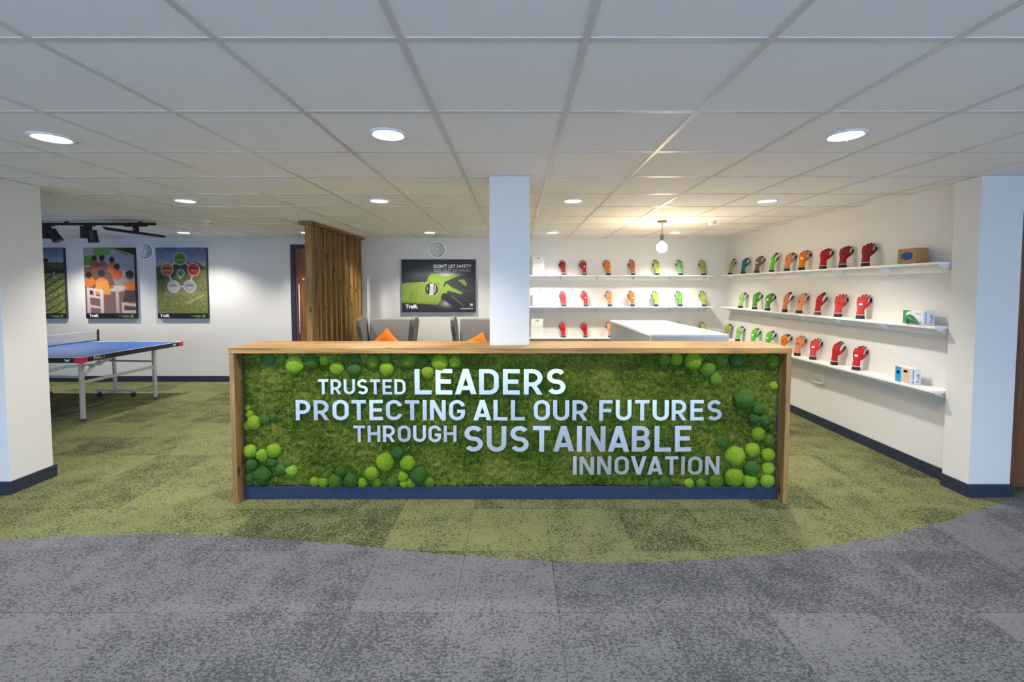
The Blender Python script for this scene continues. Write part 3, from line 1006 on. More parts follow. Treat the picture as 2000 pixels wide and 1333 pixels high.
# ================================================================== POSTERS
class Paint:
    def __init__(self, w, h, col):
        w, h = 2 * w, 2 * h
        self.w, self.h = w, h
        self.a = np.zeros((h, w, 3)) + np.array(col, float)
        yy, xx = np.mgrid[0:h, 0:w]
        self.u = (xx + 0.5) / w
        self.v = (yy + 0.5) / h
        self.asp = h / w
    def put(self, mask, col, k=1.0):
        m = (mask * k)[..., None] if mask.dtype != bool else mask.astype(float)[..., None] * k
        self.a = self.a * (1 - m) + np.array(col, float) * m
        return self
    def ell(self, cx, cy, rx, ry, col, rot=0.0, k=1.0):
        du, dv = (self.u - cx), (self.v - cy) * self.asp
        c, s = math.cos(rot), math.sin(rot)
        x, y = du * c + dv * s, -du * s + dv * c
        return self.put((x / rx) ** 2 + (y / (ry * self.asp)) ** 2 < 1, col, k)
    def poly(self, pts, col, k=1.0):
        ins = np.zeros(self.u.shape, bool)
        n = len(pts)
        for i in range(n):
            x0, y0 = pts[i]
            x1, y1 = pts[(i + 1) % n]
            if y0 == y1:
                continue
            c = ((self.v >= min(y0, y1)) & (self.v < max(y0, y1)))
            xi = x0 + (self.v - y0) * (x1 - x0) / (y1 - y0)
            ins ^= c & (self.u < xi)
        return self.put(ins, col, k)
    def seg(self, x0, y0, x1, y1, w, col):
        du, dv = x1 - x0, (y1 - y0) * self.asp
        L2 = du * du + dv * dv
        t = np.clip(((self.u - x0) * du + (self.v - y0) * self.asp * dv) / L2, 0, 1)
        d = np.hypot(self.u - x0 - t * du, (self.v - y0) * self.asp - t * dv)
        return self.put(d < w / 2, col)
    def grain(self, amp, seed, cell=1, mask=None, sx=1, sy=1):
        r = np.random.RandomState(seed)
        sx, sy = 2 * sx, 2 * sy
        n = r.normal(0, 1, (self.h // sy + 2, self.w // sx + 2))
        n = np.kron(n, np.ones((sy, sx)))[:self.h, :self.w]
        m = n[..., None] * amp
        if mask is not None:
            m = m * mask[..., None]
        self.a = np.clip(self.a + m, 0, 255)
        return self
    def vgrad(self, v0, v1, c0, c1):
        t = np.clip((self.v - v0) / (v1 - v0), 0, 1)
        m = (self.v >= v0) & (self.v < v1)
        col = np.array(c0, float) * (1 - t[..., None]) + np.array(c1, float) * t[..., None]
        self.a = np.where(m[..., None], col, self.a)
        return self
def canvas(name, p, x0, x1, z0, z1, label, cat='poster'):
    """A thick wall-hung print: box carcass plus its printed face."""
    yf = BACK - 0.045
    t = thing(name, label, cat, ((x0 + x1) / 2, BACK, z0))
    box('canvas_box', (x0, yf + 0.0005, z0), (x1, BACK - 0.001, z1), plain('canvas_edge', rgb(52, 52, 58), 0.8), t)
    h, w = p.h // 2, p.w // 2
    p.a = p.a.reshape(h, 2, w, 2, 3).mean((1, 3)) * 0.78  # whole print darkened, dim light on the wall put into its colour
    o = origin_of(t)
    xs = x0 + (x1 - x0) * np.arange(w + 1) / w - o.x
    zs = z1 - (z1 - z0) * np.arange(h + 1) / h - o.z
    V = [(x, yf - o.y, z) for z in zs for x in xs]
    Fc = [((j + 1) * (w + 1) + i, (j + 1) * (w + 1) + i + 1, j * (w + 1) + i + 1, j * (w + 1) + i) for j in range(h) for i in range(w)]
    me = bpy.data.meshes.new('print')
    me.from_pydata(V, [], Fc)
    at = me.color_attributes.new('print', 'FLOAT_COLOR', 'CORNER')
    s = np.clip(p.a, 0, 255) / 255
    lin = np.where(s <= 0.04045, s / 12.92, ((s + 0.055) / 1.055) ** 2.4)
    col = np.ones((h * w, 4, 4))
    col[:, :, :3] = lin.reshape(-1, 1, 3)
    at.data.foreach_set('color', col.ravel())
    link('print', me, PRINT, t)
    return t, yf
def words(t, body, x, z, yf, mat, width=None, height=None, bold=0.0):
    me = text_mesh(body, 'lettering', width, height, bold)
    o = link('lettering', me, mat, t)
    o.location = Vector((x, yf - 0.0006, z)) - origin_of(t)
    return o
PRINT_W = plain('white_print', (0.85, 0.85, 0.85, 1), 0.6)
PRINT_G = plain('grey_print', (0.32, 0.32, 0.34, 1), 0.6)
PRINT_K = plain('dark_print', (0.02, 0.02, 0.025, 1), 0.6)
def band(p):
    p.put(p.v > 0.925, (18, 16, 24))
    p.poly([(0.62, 0.955), (0.86, 0.955), (0.86, 0.968), (0.70, 0.966)], (104, 168, 60))
    p.poly([(0.70, 0.970), (0.86, 0.970), (0.86, 0.985), (0.77, 0.983)], (170, 176, 170))
    p.ell(0.915, 0.964, 0.034, 0.034 / p.asp, (112, 190, 62))
    p.ell(0.915, 0.964, 0.012, 0.012 / p.asp, (60, 120, 40))
    return p
PZ1, PZ0 = 2.195, 1.045
# 1: field of young plants
p = Paint(104, 146, (120, 130, 70))
p.vgrad(0, 0.21, (96, 116, 168), (176, 184, 196))
p.vgrad(0.21, 0.36, (78, 86, 52), (62, 66, 38))
p.vgrad(0.36, 0.93, (130, 148, 70), (150, 160, 78))
p.ell(0.60, 0.18, 0.10, 0.035, (34, 36, 34))
p.put((p.v > 0.36) & (np.sin((p.u * 1.1 + (p.v - 0.36) * 2.6) * 22) > 0.62), (74, 80, 40), 0.8)
p.grain(26, 1, mask=(p.v > 0.2) * 1.0).grain(18, 2, mask=(p.v > 0.4) * 1.0, sx=3, sy=2)
p.put((p.v > 0.31) & (p.v < 0.355) & (p.u > 0.4), (40, 40, 30))
p.seg(0.80, 0.34, 0.80, 0.43, 0.025, (214, 212, 196))
band(p)
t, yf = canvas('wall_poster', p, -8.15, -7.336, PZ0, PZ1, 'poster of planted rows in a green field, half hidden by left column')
words(t, 'Traffi.', -8.10, PZ0 + 0.022, yf, PRINT_W, width=0.20, bold=0.03)
# 2: children round a white table
p = Paint(112, 156, (150, 150, 160))
p.vgrad(0, 0.4, (168, 172, 190), (178, 180, 186))
p.poly([(0, 0), (0.55, 0), (0.5, 0.10), (0.0, 0.14)], (122, 168, 74))
p.poly([(0.02, 0.0), (0.2, 0.0), (0.22, 0.10), (0.0, 0.12)], (186, 176, 196))
p.poly([(0.5, 0), (1, 0), (1, 0.12), (0.85, 0.10)], (38, 42, 26))
p.poly([(0.52, 0.0), (0.56, 0.0), (1, 0.10), (1, 0.13)], (160, 190, 70))
p.poly([(0, 0.14), (0.18, 0.13), (0.2, 0.24), (0, 0.26)], (110, 156, 44))
p.vgrad(0.62, 0.93, (120, 92, 92), (150, 116, 112))
p.poly([(0.0, 0.28), (0.5, 0.24), (0.62, 0.6), (0.0, 0.66)], (118, 78, 62))
kids = [(0.21, 0.155, 0.05, 0.26, (150, 74, 62)), (0.36, 0.15, 0.055, 0.27, (124, 84, 80)), (0.56, 0.175, 0.055, 0.29, (210, 112, 62)), (0.65, 0.27, 0.06, 0.38, (206, 92, 50)),
        (0.09, 0.39, 0.06, 0.48, (222, 120, 50)), (0.34, 0.37, 0.07, 0.50, (226, 132, 60)), (0.9, 0.385, 0.085, 0.55, (226, 118, 44))]
for cx, cy, r, by, sh in kids:
    p.ell(cx, by, r * 1.9, 0.075, sh)
    p.ell(cx, cy + 0.012, r * 0.85, r * 1.0 / p.asp, (150, 98, 78))
    p.ell(cx, cy - 0.008, r * 0.98, r * 0.95 / p.asp, (34, 24, 30))
p.poly([(0.36, 0.60), (0.42, 0.54), (0.78, 0.53), (0.82, 0.57), (0.70, 0.62)], (214, 196, 196))
p.ell(0.48, 0.56, 0.10, 0.02, (150, 110, 70))
p.poly([(0.26, 0.47), (0.46, 0.47), (0.52, 0.66), (0.14, 0.66)], (232, 152, 72))
p.poly([(0.60, 0.60), (0.67, 0.60), (0.67, 0.925), (0.61, 0.925)], (206, 180, 182))
p.poly([(0.8, 0.6), (1, 0.6), (1, 0.76), (0.74, 0.76)], (70, 52, 60))
for q in ([(0.03, 0.555), (0.35, 0.59), (0.35, 0.62), (0.03, 0.60)], [(0.03, 0.56), (0.09, 0.56), (0.10, 0.925), (0.03, 0.925)], [(0.29, 0.58), (0.36, 0.59), (0.36, 0.925), (0.30, 0.925)],
          [(0.09, 0.66), (0.3, 0.69), (0.3, 0.72), (0.09, 0.70)], [(0.09, 0.80), (0.3, 0.83), (0.3, 0.86), (0.09, 0.84)], [(0.16, 0.58), (0.21, 0.58), (0.21, 0.68), (0.17, 0.67)]):
    p.poly(q, (236, 216, 218))
p.poly([(0.10, 0.60), (0.16, 0.61), (0.16, 0.655), (0.10, 0.65)], (60, 46, 50))
for q in ([(0.72, 0.77), (1, 0.79), (1, 0.83), (0.72, 0.81)], [(0.72, 0.78), (0.77, 0.78), (0.77, 0.925), (0.72, 0.925)], [(0.72, 0.88), (1, 0.88), (1, 0.925), (0.72, 0.925)]):
    p.poly(q, (222, 196, 198))
p.poly([(0.77, 0.815), (1, 0.835), (1, 0.88), (0.77, 0.88)], (84, 64, 70))
p.grain(4, 5)
band(p)
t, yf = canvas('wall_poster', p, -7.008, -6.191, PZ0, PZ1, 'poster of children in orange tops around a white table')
words(t, 'Traffi.', -6.955, PZ0 + 0.022, yf, PRINT_W, width=0.155, bold=0.03)
# 3: hillside with five coloured circles
p = Paint(112, 156, (120, 126, 70))
p.vgrad(0, 0.26, (96, 112, 162), (168, 172, 188))
p.grain(7, 8, mask=(p.v < 0.26) * 1.0, sx=9, sy=5)
p.put(p.v > 0.24 + 0.05 * np.sin(p.u * 5 + 2.0) - 0.02 * np.sin(p.u * 17), (70, 78, 46))
p.put(p.v > 0.46 - 0.16 * p.u, (112, 118, 62))
p.vgrad(0.62, 0.93, (142, 140, 82), (128, 138, 66))
p.put((p.v > 0.56) & (p.v < 0.68) & (np.abs(p.u - 0.45) < 0.3), (160, 150, 118), 0.6)
p.grain(17, 9, mask=(p.v > 0.3) * 1.0).grain(13, 10, mask=(p.v > 0.5) * 1.0, sx=3, sy=2)
p.seg(0.58, 0.785, 0.92, 0.67, 0.025, (196, 184, 140))
CC5 = [(0.475, 0.155, (86, 150, 50)), (0.215, 0.305, (206, 104, 44)), (0.74, 0.305, (196, 50, 44)), (0.335, 0.545, (214, 212, 210)), (0.655, 0.545, (176, 168, 176))]
for i, j in ((0, 1), (0, 2), (1, 3), (2, 4), (3, 4)):
    p.seg(CC5[i][0], CC5[i][1], CC5[j][0], CC5[j][1], 0.03, (222, 222, 220))
for cx, cy, c in CC5:
    p.ell(cx, cy, 0.128, 0.128 / p.asp, (226, 226, 224)).ell(cx, cy, 0.114, 0.114 / p.asp, c)
    d = tuple(x * 0.45 for x in c)
    p.poly([(cx - 0.05, cy - 0.030), (cx + 0.05, cy - 0.030), (cx + 0.05, cy - 0.022), (cx - 0.05, cy - 0.022)], d)
    p.poly([(cx - 0.08, cy - 0.014), (cx + 0.08, cy - 0.014), (cx + 0.08, cy - 0.004), (cx - 0.08, cy - 0.004)], d)
    l = tuple(min(255, x * 0.5 + 110) for x in c)
    p.poly([(cx - 0.07, cy + 0.010), (cx + 0.07, cy + 0.010), (cx + 0.06, cy + 0.022), (cx - 0.06, cy + 0.022)], l)
p.ell(0.48, 0.362, 0.10, 0.10 / p.asp, (120, 126, 118)).ell(0.48, 0.362, 0.085, 0.085 / p.asp, (90, 98, 78)).ell(0.485, 0.362, 0.075, 0.075 / p.asp, (232, 232, 230))
p.poly([(0.43, 0.39), (0.53, 0.40), (0.46, 0.45)], (232, 232, 230)).ell(0.485, 0.362, 0.058, 0.058 / p.asp, (78, 130, 52)).ell(0.5, 0.46, 0.05, 0.02, (98, 146, 58))
band(p)
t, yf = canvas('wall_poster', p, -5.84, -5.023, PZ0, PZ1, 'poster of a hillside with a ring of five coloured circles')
words(t, 'Traffi.', -5.80, PZ0 + 0.022, yf, PRINT_W, width=0.155, bold=0.03)
# 4: black glove poster
p = Paint(176, 124, (40, 42, 56))
p.vgrad(0.0, 0.5, (44, 46, 62), (66, 66, 72))
p.vgrad(0.5, 1.0, (66, 64, 70), (36, 36, 46))
g = np.exp(-((p.u - 0.60) / 0.17) ** 2 - ((p.v - 0.295) / 0.055) ** 2)
p.put(g, (232, 230, 224), 0.95)
p.put(np.exp(-((p.u - 0.22) / 0.16) ** 2 - ((p.v - 0.30) / 0.07) ** 2), (112, 110, 112), 0.7)
p.put(np.exp(-((p.u - 0.60) / 0.09) ** 2 - ((p.v - 0.84) / 0.07) ** 2), (190, 188, 186), 0.9)
LIME = (150, 180, 66)
p.poly([(0.40, 0.27), (0.46, 0.27), (0.60, 0.33), (0.78, 0.28), (0.76, 0.31), (0.60, 0.44), (0.52, 0.46), (0.34, 0.43), (0.36, 0.33)], (150, 192, 58))
p.poly([(0.50, 0.42), (0.60, 0.44), (0.67, 0.52), (0.83, 0.63), (0.80, 0.66), (0.62, 0.59), (0.60, 0.68), (0.52, 0.62)], (150, 190, 60))
p.poly([(0.76, 0.39), (0.85, 0.38), (0.88, 0.46), (0.88, 0.51), (0.84, 0.48)], (140, 182, 60))
p.poly([(0.0, 0.46), (0.10, 0.44), (0.40, 0.42), (0.50, 0.47), (0.57, 0.55), (0.60, 0.68), (0.54, 0.66), (0.53, 0.78), (0.48, 0.86), (0.36, 0.84), (0.20, 0.80), (0.0, 0.82)], LIME)
for x in (0.11, 0.14, 0.19):
    p.seg(x + 0.01, 0.60, x, 0.78, 0.012, (112, 148, 40))
p.seg(0.0, 0.80, 0.48, 0.84, 0.03, (130, 164, 48))
p.seg(0.575, 0.50, 0.60, 0.43, 0.022, (44, 46, 52)).seg(0.60, 0.43, 0.72, 0.36, 0.018, (44, 46, 52)).seg(0.72, 0.36, 1.0, 0.29, 0.016, (48, 48, 56))
p.poly([(0.53, 0.72), (0.57, 0.63), (0.66, 0.68), (0.86, 0.92), (0.74, 0.94)], (40, 38, 46))
p.seg(0.67, 0.69, 0.84, 0.88, 0.006, (180, 178, 170)).seg(0.80, 0.57, 0.98, 0.61, 0.006, (110, 108, 112))
p.poly([(0.66, 0.40), (0.76, 0.40), (0.84, 0.5), (0.9, 0.57), (0.70, 0.52)], (58, 56, 66), 0.7)
p.ell(0.405, 0.565, 0.086, 0.118, (34, 34, 42))
p.poly([(0.385, 0.46), (0.435, 0.455), (0.43, 0.675), (0.37, 0.68)], (236, 236, 226))
for k in range(3):
    p.seg(0.385 + 0.018 * k, 0.50, 0.378 + 0.018 * k, 0.64, 0.006, (150, 150, 140))
p.seg(0.455, 0.50, 0.45, 0.62, 0.014, (220, 220, 214)).seg(0.35, 0.53, 0.345, 0.58, 0.01, (200, 200, 194))
p.poly([(0.925, 0.835), (0.963, 0.835), (0.963, 0.885), (0.925, 0.885)], (232, 232, 228))
p.seg(0.84, 0.905, 0.96, 0.905, 0.005, (130, 130, 134)).seg(0.80, 0.935, 0.96, 0.935, 0.014, (206, 206, 204))
p.grain(3, 12)
BX0, BX1, BZ0, BZ1 = -1.866, -0.667, 1.15, 2.006
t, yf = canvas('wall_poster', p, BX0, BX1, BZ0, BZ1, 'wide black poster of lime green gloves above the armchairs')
def pv(u, v):
    return BX0 + (BX1 - BX0) * u, BZ1 - (BZ1 - BZ0) * v
a, b = pv(0.435, 0.158)
words(t, "DON'T LET SAFETY", a, b, yf, PRINT_W, width=0.51 * (BX1 - BX0), height=0.052, bold=0.012)
a, b = pv(0.44, 0.238)
words(t, 'GET OUT OF HAND', a, b, yf, PRINT_G, width=0.495 * (BX1 - BX0), height=0.052, bold=-0.005)
a, b = pv(0.05, 0.93)
words(t, 'Traffi.', a, b, yf, PRINT_W, width=0.165 * (BX1 - BX0), bold=0.03)

# ================================================================== WALL SHELVES
SHELF_Z = (1.748, 1.246, 0.742)
SROW = ('upper', 'middle', 'lower')
BSX0, BSX1, BSY = 0.06, 3.15, BACK - 0.17
RSX, RSY0, RSY1 = RIGHT - 0.17, 3.462, 7.10
SHELF_M = plain('shelf_white', (0.83, 0.82, 0.80, 1), 0.45)
def bracket(parent, along, at, z):
    """Triangular bracket below a shelf; along 'x' for the back wall, 'y' for the right wall."""
    tri = [(0, 0), (0, -0.062), (0.014, -0.062), (0.135, -0.010), (0.135, 0)]
    v = []
    for s in (-0.006, 0.006):
        for d, h in tri:
            v.append((at + s, BACK - d, z + h) if along == 'x' else (RIGHT - d, at + s, z + h))
    n = len(tri)
    f = [tuple(range(n)), tuple(range(2 * n - 1, n - 1, -1))] + [(k, k + n, (k + 1) % n + n, (k + 1) % n) for k in range(n)]
    MB().add(v, f).build('bracket', SHELF_M, parent)
for row, z in zip(SROW, SHELF_Z):
    t = thing('wall_shelf', '%s white shelf on the back wall right of the central column' % row, 'shelf', ((BSX0 + BSX1) / 2, BACK, z), 'white back wall shelves')
    box('shelf_board', (BSX0, BSY, z - 0.018), (BSX1, BACK - 0.001, z), SHELF_M, t, bevel=0.0015)
    box('wall_rail', (BSX0 + 0.01, BACK - 0.016, z - 0.08), (BSX1 - 0.02, BACK - 0.001, z - 0.018), SHELF_M, t)
    for x in (0.14, 0.72, 1.31, 1.90, 2.49, 3.06):
        bracket(t, 'x', x, z - 0.018)
    t = thing('wall_shelf', '%s white shelf running along the right wall' % row, 'shelf', (RIGHT, (RSY0 + RSY1) / 2, z), 'white right wall shelves')
    box('shelf_board', (RSX, RSY0, z - 0.018), (RIGHT - 0.001, RSY1, z), SHELF_M, t, bevel=0.0015)
    box('wall_rail', (RIGHT - 0.016, RSY0 + 0.01, z - 0.08), (RIGHT - 0.001, RSY1 - 0.01, z - 0.018), SHELF_M, t)
    for y in (3.49, 4.09, 4.68, 5.27, 5.86, 6.45, 7.03):
        bracket(t, 'y', y, z - 0.018)

# ================================================================== DISPLAY GLOVES
def capsule_chain(mb, pts, rs, n=14):
    P, R = [], []
    pts = [Vector(p) for p in pts]
    d0 = (pts[0] - pts[1]).normalized()
    d1 = (pts[-1] - pts[-2]).normalized()
    for k, c in ((0.95, 0.3), (0.6, 0.8)):
        P.append(pts[0] + d0 * rs[0] * k)
        R.append(rs[0] * c)
    P += pts
    R += list(rs)
    for k, c in ((0.5, 0.86), (0.85, 0.52), (0.97, 0.2)):
        P.append(pts[-1] + d1 * rs[-1] * k)
        R.append(rs[-1] * c)
    mb.tube(P, R, n)
def hand(curl, thumb_fwd, splay, seed):
    mb = MB()
    secs = [(0.033, 0.000, 0.0335, 0.0265), (0.060, 0.0, 0.0315, 0.0245), (0.092, 0.0, 0.0300, 0.0215), (0.115, -0.001, 0.0355, 0.0205), (0.145, -0.001, 0.0430, 0.0190), (0.170, 0.0, 0.0440, 0.0165), (0.186, 0.001, 0.0415, 0.0125)]
    n = 24
    v, f = [], []
    for z, cx, rx, ry in secs:
        for k in range(n):
            a = 2 * math.pi * k / n
            v.append((cx + rx * math.cos(a), ry * math.sin(a), z))
    for i in range(len(secs) - 1):
        for k in range(n):
            f.append((i * n + k, i * n + (k + 1) % n, (i + 1) * n + (k + 1) % n, (i + 1) * n + k))
    f.append(tuple(range(n - 1, -1, -1)))
    f.append(tuple(range((len(secs) - 1) * n, len(secs) * n)))
    mb.add(v, f)
    tips = []
    rr = random.Random(seed)
    for x, zb, L, r, sp in ((-0.0325, 0.176, 0.072, 0.0097, -1), (-0.0108, 0.181, 0.080, 0.0100, -0.3), (0.0108, 0.178, 0.074, 0.0096, 0.4), (0.0322, 0.170, 0.058, 0.0088, 1.2)):
        p = Vector((x, 0.0, zb))
        ang = math.radians(curl[0] + rr.uniform(-4, 4))
        s = math.radians(splay * sp)
        pts = [p]
        for q, (fr, dc) in enumerate(((0.46, curl[1]), (0.30, curl[2]), (0.24, 0))):
            d = Vector((math.sin(s) * math.cos(ang), math.sin(ang), math.cos(s) * math.cos(ang)))
            p = p + d * L * fr
            pts.append(p)
            ang += math.radians(dc)
        capsule_chain(mb, pts, [r * 1.06, r, r * 0.94, r * 0.82])
        tips.append((pts[-2].lerp(pts[-3], 0.25), pts[-1], 0.0145))
    tp = [Vector((-0.026, 0.006, 0.112)), Vector((-0.047, 0.010 + 0.3 * thumb_fwd, 0.136)), Vector((-0.058, 0.014 + 1.0 * thumb_fwd, 0.162)), Vector((-0.057 + 0.30 * thumb_fwd, 0.018 + 1.9 * thumb_fwd, 0.192))]
    capsule_chain(mb, tp, [0.0155, 0.0140, 0.0120, 0.0100])
    tips.append((tp[-2].lerp(tp[-3], 0.3), tp[-1], 0.0175))
    def bend(p):
        k = max(0.0, p[2] - 0.05)
        return (p[0] - 0.07 * k - 0.16 * k * k, p[1] + 0.06 * k, p[2])
    mb.v = [bend(p) for p in mb.v]
    tips = [(Vector(bend(a)), Vector(bend(b)), r) for a, b, r in tips]
    me = mb.mesh('hand', fix=True)
    o = bpy.data.objects.new('hand', me)
    COL.objects.link(o)
    me = subsurf_eval(o, [('REMESH', dict(mode='VOXEL', voxel_size=0.0028)), ('SMOOTH', dict(factor=0.5, iterations=3))])
    return me, tips
def mesh_part(src, keep, mirror, name):
    idx = {}
    v, f = [], []
    for p in src.polygons:
        if not keep(p):
            continue
        q = []
        for i in p.vertices:
            if i not in idx:
                idx[i] = len(v)
                c = src.vertices[i].co
                v.append((-c.x if mirror else c.x, c.y, c.z))
            q.append(idx[i])
        f.append(tuple(q[::-1]) if mirror else tuple(q))
    me = bpy.data.meshes.new(name)
    me.from_pydata(v, [], f)
    me.polygons.foreach_set('use_smooth', [True] * len(f))
    me.update()
    return me
def hand_set(curl, thumb_fwd, splay, mirror, seed, dip):
    me, tips = hand(curl, thumb_fwd, splay, seed)
    def coated(p):
        c, n = p.center, p.normal
        if c.z < 0.104:
            return False
        if n.y > (0.30 if c.z < 0.180 else -0.42):
            return True
        for a, b, r in tips:
            k = max(0.0, min(1.4, (c - a).dot(b - a) / (b - a).length_squared))
            if k > 0.02 and (c - a.lerp(b, k)).length < r * dip:
                return True
        return False
    flag = {p.index: coated(p) for p in me.polygons}
    s = {'shell': mesh_part(me, lambda p: not flag[p.index], mirror, 'glove_shell'), 'coat': mesh_part(me, lambda p: flag[p.index], mirror, 'palm_coating')}
    bvh = BVHTree.FromPolygons([v.co.copy() for v in me.vertices], [tuple(p.vertices) for p in me.polygons])
    def patch(name, cells):
        v, f = [], []
        for poly in cells:
            b = len(v)
            for x, z in poly:
                h = bvh.ray_cast(Vector((x, -0.2, z)), Vector((0, 1, 0)))[0]
                y = (h.y if h is not None else -0.015) - 0.0009
                v.append((-x if mirror else x, y, z))
            q = tuple(range(b, b + len(poly)))
            f.append(q[::-1] if not mirror else q)
        m = bpy.data.meshes.new(name)
        m.from_pydata(v, [], f)
        m.update()
        return m
    def ellfan(cx, cz, rx, rz, n=16):
        return [[(cx, cz), (cx + rx * math.cos(2 * math.pi * k / n), cz + rz * math.sin(2 * math.pi * k / n)), (cx + rx * math.cos(2 * math.pi * (k + 1) / n), cz + rz * math.sin(2 * math.pi * (k + 1) / n))] for k in range(n)]
    def bar(x0, x1, z0, z1):
        n = 5
        return [[(x0 + (x1 - x0) * k / n, z0), (x0 + (x1 - x0) * (k + 1) / n, z0), (x0 + (x1 - x0) * (k + 1) / n, z1), (x0 + (x1 - x0) * k / n, z1)] for k in range(n)]
    s['white'] = patch('badge', ellfan(-0.004, 0.143, 0.0165, 0.0105))
    s['dark'] = patch('badge', bar(-0.024, 0.008, 0.146, 0.153) + bar(-0.020, 0.004, 0.134, 0.140))
    s['ring'] = patch('badge', [[(-0.008 + r0 * math.cos(a), 0.143 + r0 * math.sin(a)), (-0.008 + r1 * math.cos(a), 0.143 + r1 * math.sin(a)), (-0.008 + r1 * math.cos(b), 0.143 + r1 * math.sin(b)), (-0.008 + r0 * math.cos(b), 0.143 + r0 * math.sin(b))]
                                for r0, r1 in ((0.009, 0.013), (0.002, 0.006)) for a, b in [(2 * math.pi * k / 16, 2 * math.pi * (k + 1) / 16) for k in range(16)]])
    return s
HANDS = {'R': [hand_set((4, 12, 12), 0.006, 6.0, False, 1, 1.0), hand_set((8, 20, 16), 0.014, 5.0, False, 2, 1.05)],
         'L': [hand_set((20, 34, 28), 0.022, 5.0, True, 3, 1.0), hand_set((14, 26, 24), 0.016, 4.0, True, 4, 1.05), hand_set((28, 42, 30), 0.030, 5.0, True, 5, 1.0)]}
stand_me = MB()
n = 28
v, f = [], []
for z, rx, ry in ((0, 0.0355, 0.030), (0.004, 0.0365, 0.031), (0.032, 0.0345, 0.0280), (0.036, 0.0335, 0.027)):
    for k in range(n):
        a = 2 * math.pi * k / n
        v.append((rx * math.cos(a), ry * math.sin(a), z))
for i in range(3):
    for k in range(n):
        f.append((i * n + k, i * n + (k + 1) % n, (i + 1) * n + (k + 1) % n, (i + 1) * n + k))
f += [tuple(range(n - 1, -1, -1)), tuple(range(3 * n, 4 * n))]
STAND = MB().add(v, f, True).mesh('stand')
v, f = [], []
for r, z in ((0.0355, 0.036), (0.0362, 0.0385), (0.0345, 0.0415)):
    for k in range(n):
        a = 2 * math.pi * k / n
        v.append((r * math.cos(a), r * 0.82 * math.sin(a), z))
for i in range(2):
    for k in range(n):
        f.append((i * n + k, i * n + (k + 1) % n, (i + 1) * n + (k + 1) % n, (i + 1) * n + k))
HEM = MB().add(v, f, True).mesh('hem')
COAT = plain('black_rubber_coating', (0.012, 0.012, 0.014, 1), 0.55, bump=0.2, scale=900)
STAND_M = plain('black_stand_fabric', (0.025, 0.025, 0.027, 1), 0.8, bump=0.2, scale=700)
STAND_G = plain('grey_stand_fabric', (0.07, 0.07, 0.075, 1), 0.8)
HEM_M = plain('cream_hem', (0.75, 0.73, 0.68, 1), 0.8)
KNIT = {'dark red': rgb(150, 34, 40), 'red': rgb(186, 22, 34), 'bright red': rgb(206, 30, 38), 'coral red': rgb(212, 62, 62), 'orange': rgb(236, 128, 22), 'brown orange': rgb(198, 116, 56),
        'peach': rgb(238, 160, 106), 'salmon': rgb(224, 136, 96), 'olive lime': rgb(158, 176, 72), 'lime': rgb(176, 206, 66), 'mint green': rgb(122, 190, 104), 'bright green': rgb(104, 200, 62),
        'green': rgb(84, 156, 58), 'pale green': rgb(146, 208, 110), 'teal': rgb(18, 104, 112), 'grey olive': rgb(112, 104, 84), 'pink red': rgb(222, 74, 84)}
def glove(colour, badge, loc, rot, handset, label, group, stand_m=STAND_M, hem=True, s=1.0):
    t = thing('display_glove', label, 'glove', loc, group)
    t.rotation_euler = (0, 0, rot)
    t.scale = (s, s, s)
    def inst(name, me, mat):
        o = bpy.data.objects.new(name, me)
        COL.objects.link(o)
        if not me.materials:
            me.materials.append(mat)
        o.material_slots[0].link = 'OBJECT'
        o.material_slots[0].material = mat
        o.parent = t
        return o
    inst('stand', STAND, stand_m)
    inst('glove_shell', handset['shell'], plain(colour.replace(' ', '_') + '_knit', tuple(c * 0.86 for c in KNIT[colour][:3]) + (1,), 0.85, bump=0.25, scale=800))
    inst('palm_coating', handset['coat'], COAT)
    if badge:
        inst('badge', handset[badge], PRINT_W if badge == 'white' else PRINT_K)
    if hem:
        inst('hem', HEM, HEM_M)
    return t
ORD = ('first', 'second', 'third', 'fourth', 'fifth', 'sixth', 'seventh', 'eighth', 'ninth')
rg = random.Random(21)
BACK_ROWS = [
    [(357, 'dark red', 'dark'), (540, 'red', 'white'), (748, 'orange', 'dark'), (962, 'brown orange', 'ring'), (1172, 'olive lime', 'ring'), (1375, 'mint green', 'ring'), (1575, 'olive lime', 'dark')],
    [(360, 'pink red', None), (550, 'coral red', 'white'), (760, 'peach', 'ring'), (958, 'orange', 'white'), (1165, 'lime', 'white'), (1370, 'bright green', 'white'), (1578, 'olive lime', 'white')],
    [(357, 'bright red', 'dark'), (548, 'red', 'ring'), (765, 'peach', 'dark'), (1371, 'olive lime', None), (1578, 'olive lime', 'white')]]
for row, z, items, py in zip(SROW, SHELF_Z, BACK_ROWS, (538, 599, 660)):
    for k, (cx, colour, badge) in enumerate(items):
        p = onY(1020 + cx / 4.443, py, BACK - 0.095)
        lab = '%s work glove on %s back wall shelf, %s glove from the left' % (colour, row, ORD[k])
        if row == 'lower' and k >= 3:
            lab = ('olive work glove with only dark fingertips showing above the white island', 'lime work glove on lower back wall shelf, beside the corner')[k - 3]
        grey = k < 2 or (row == 'middle' and k < 2)
        glove(colour, badge, (p.x, BACK - 0.095, z + 0.0005), math.radians(rg.uniform(-10, 12)), HANDS['R'][rg.randrange(2)], lab, 'work gloves on the back wall shelves', STAND_G if grey else STAND_M, s=0.97)
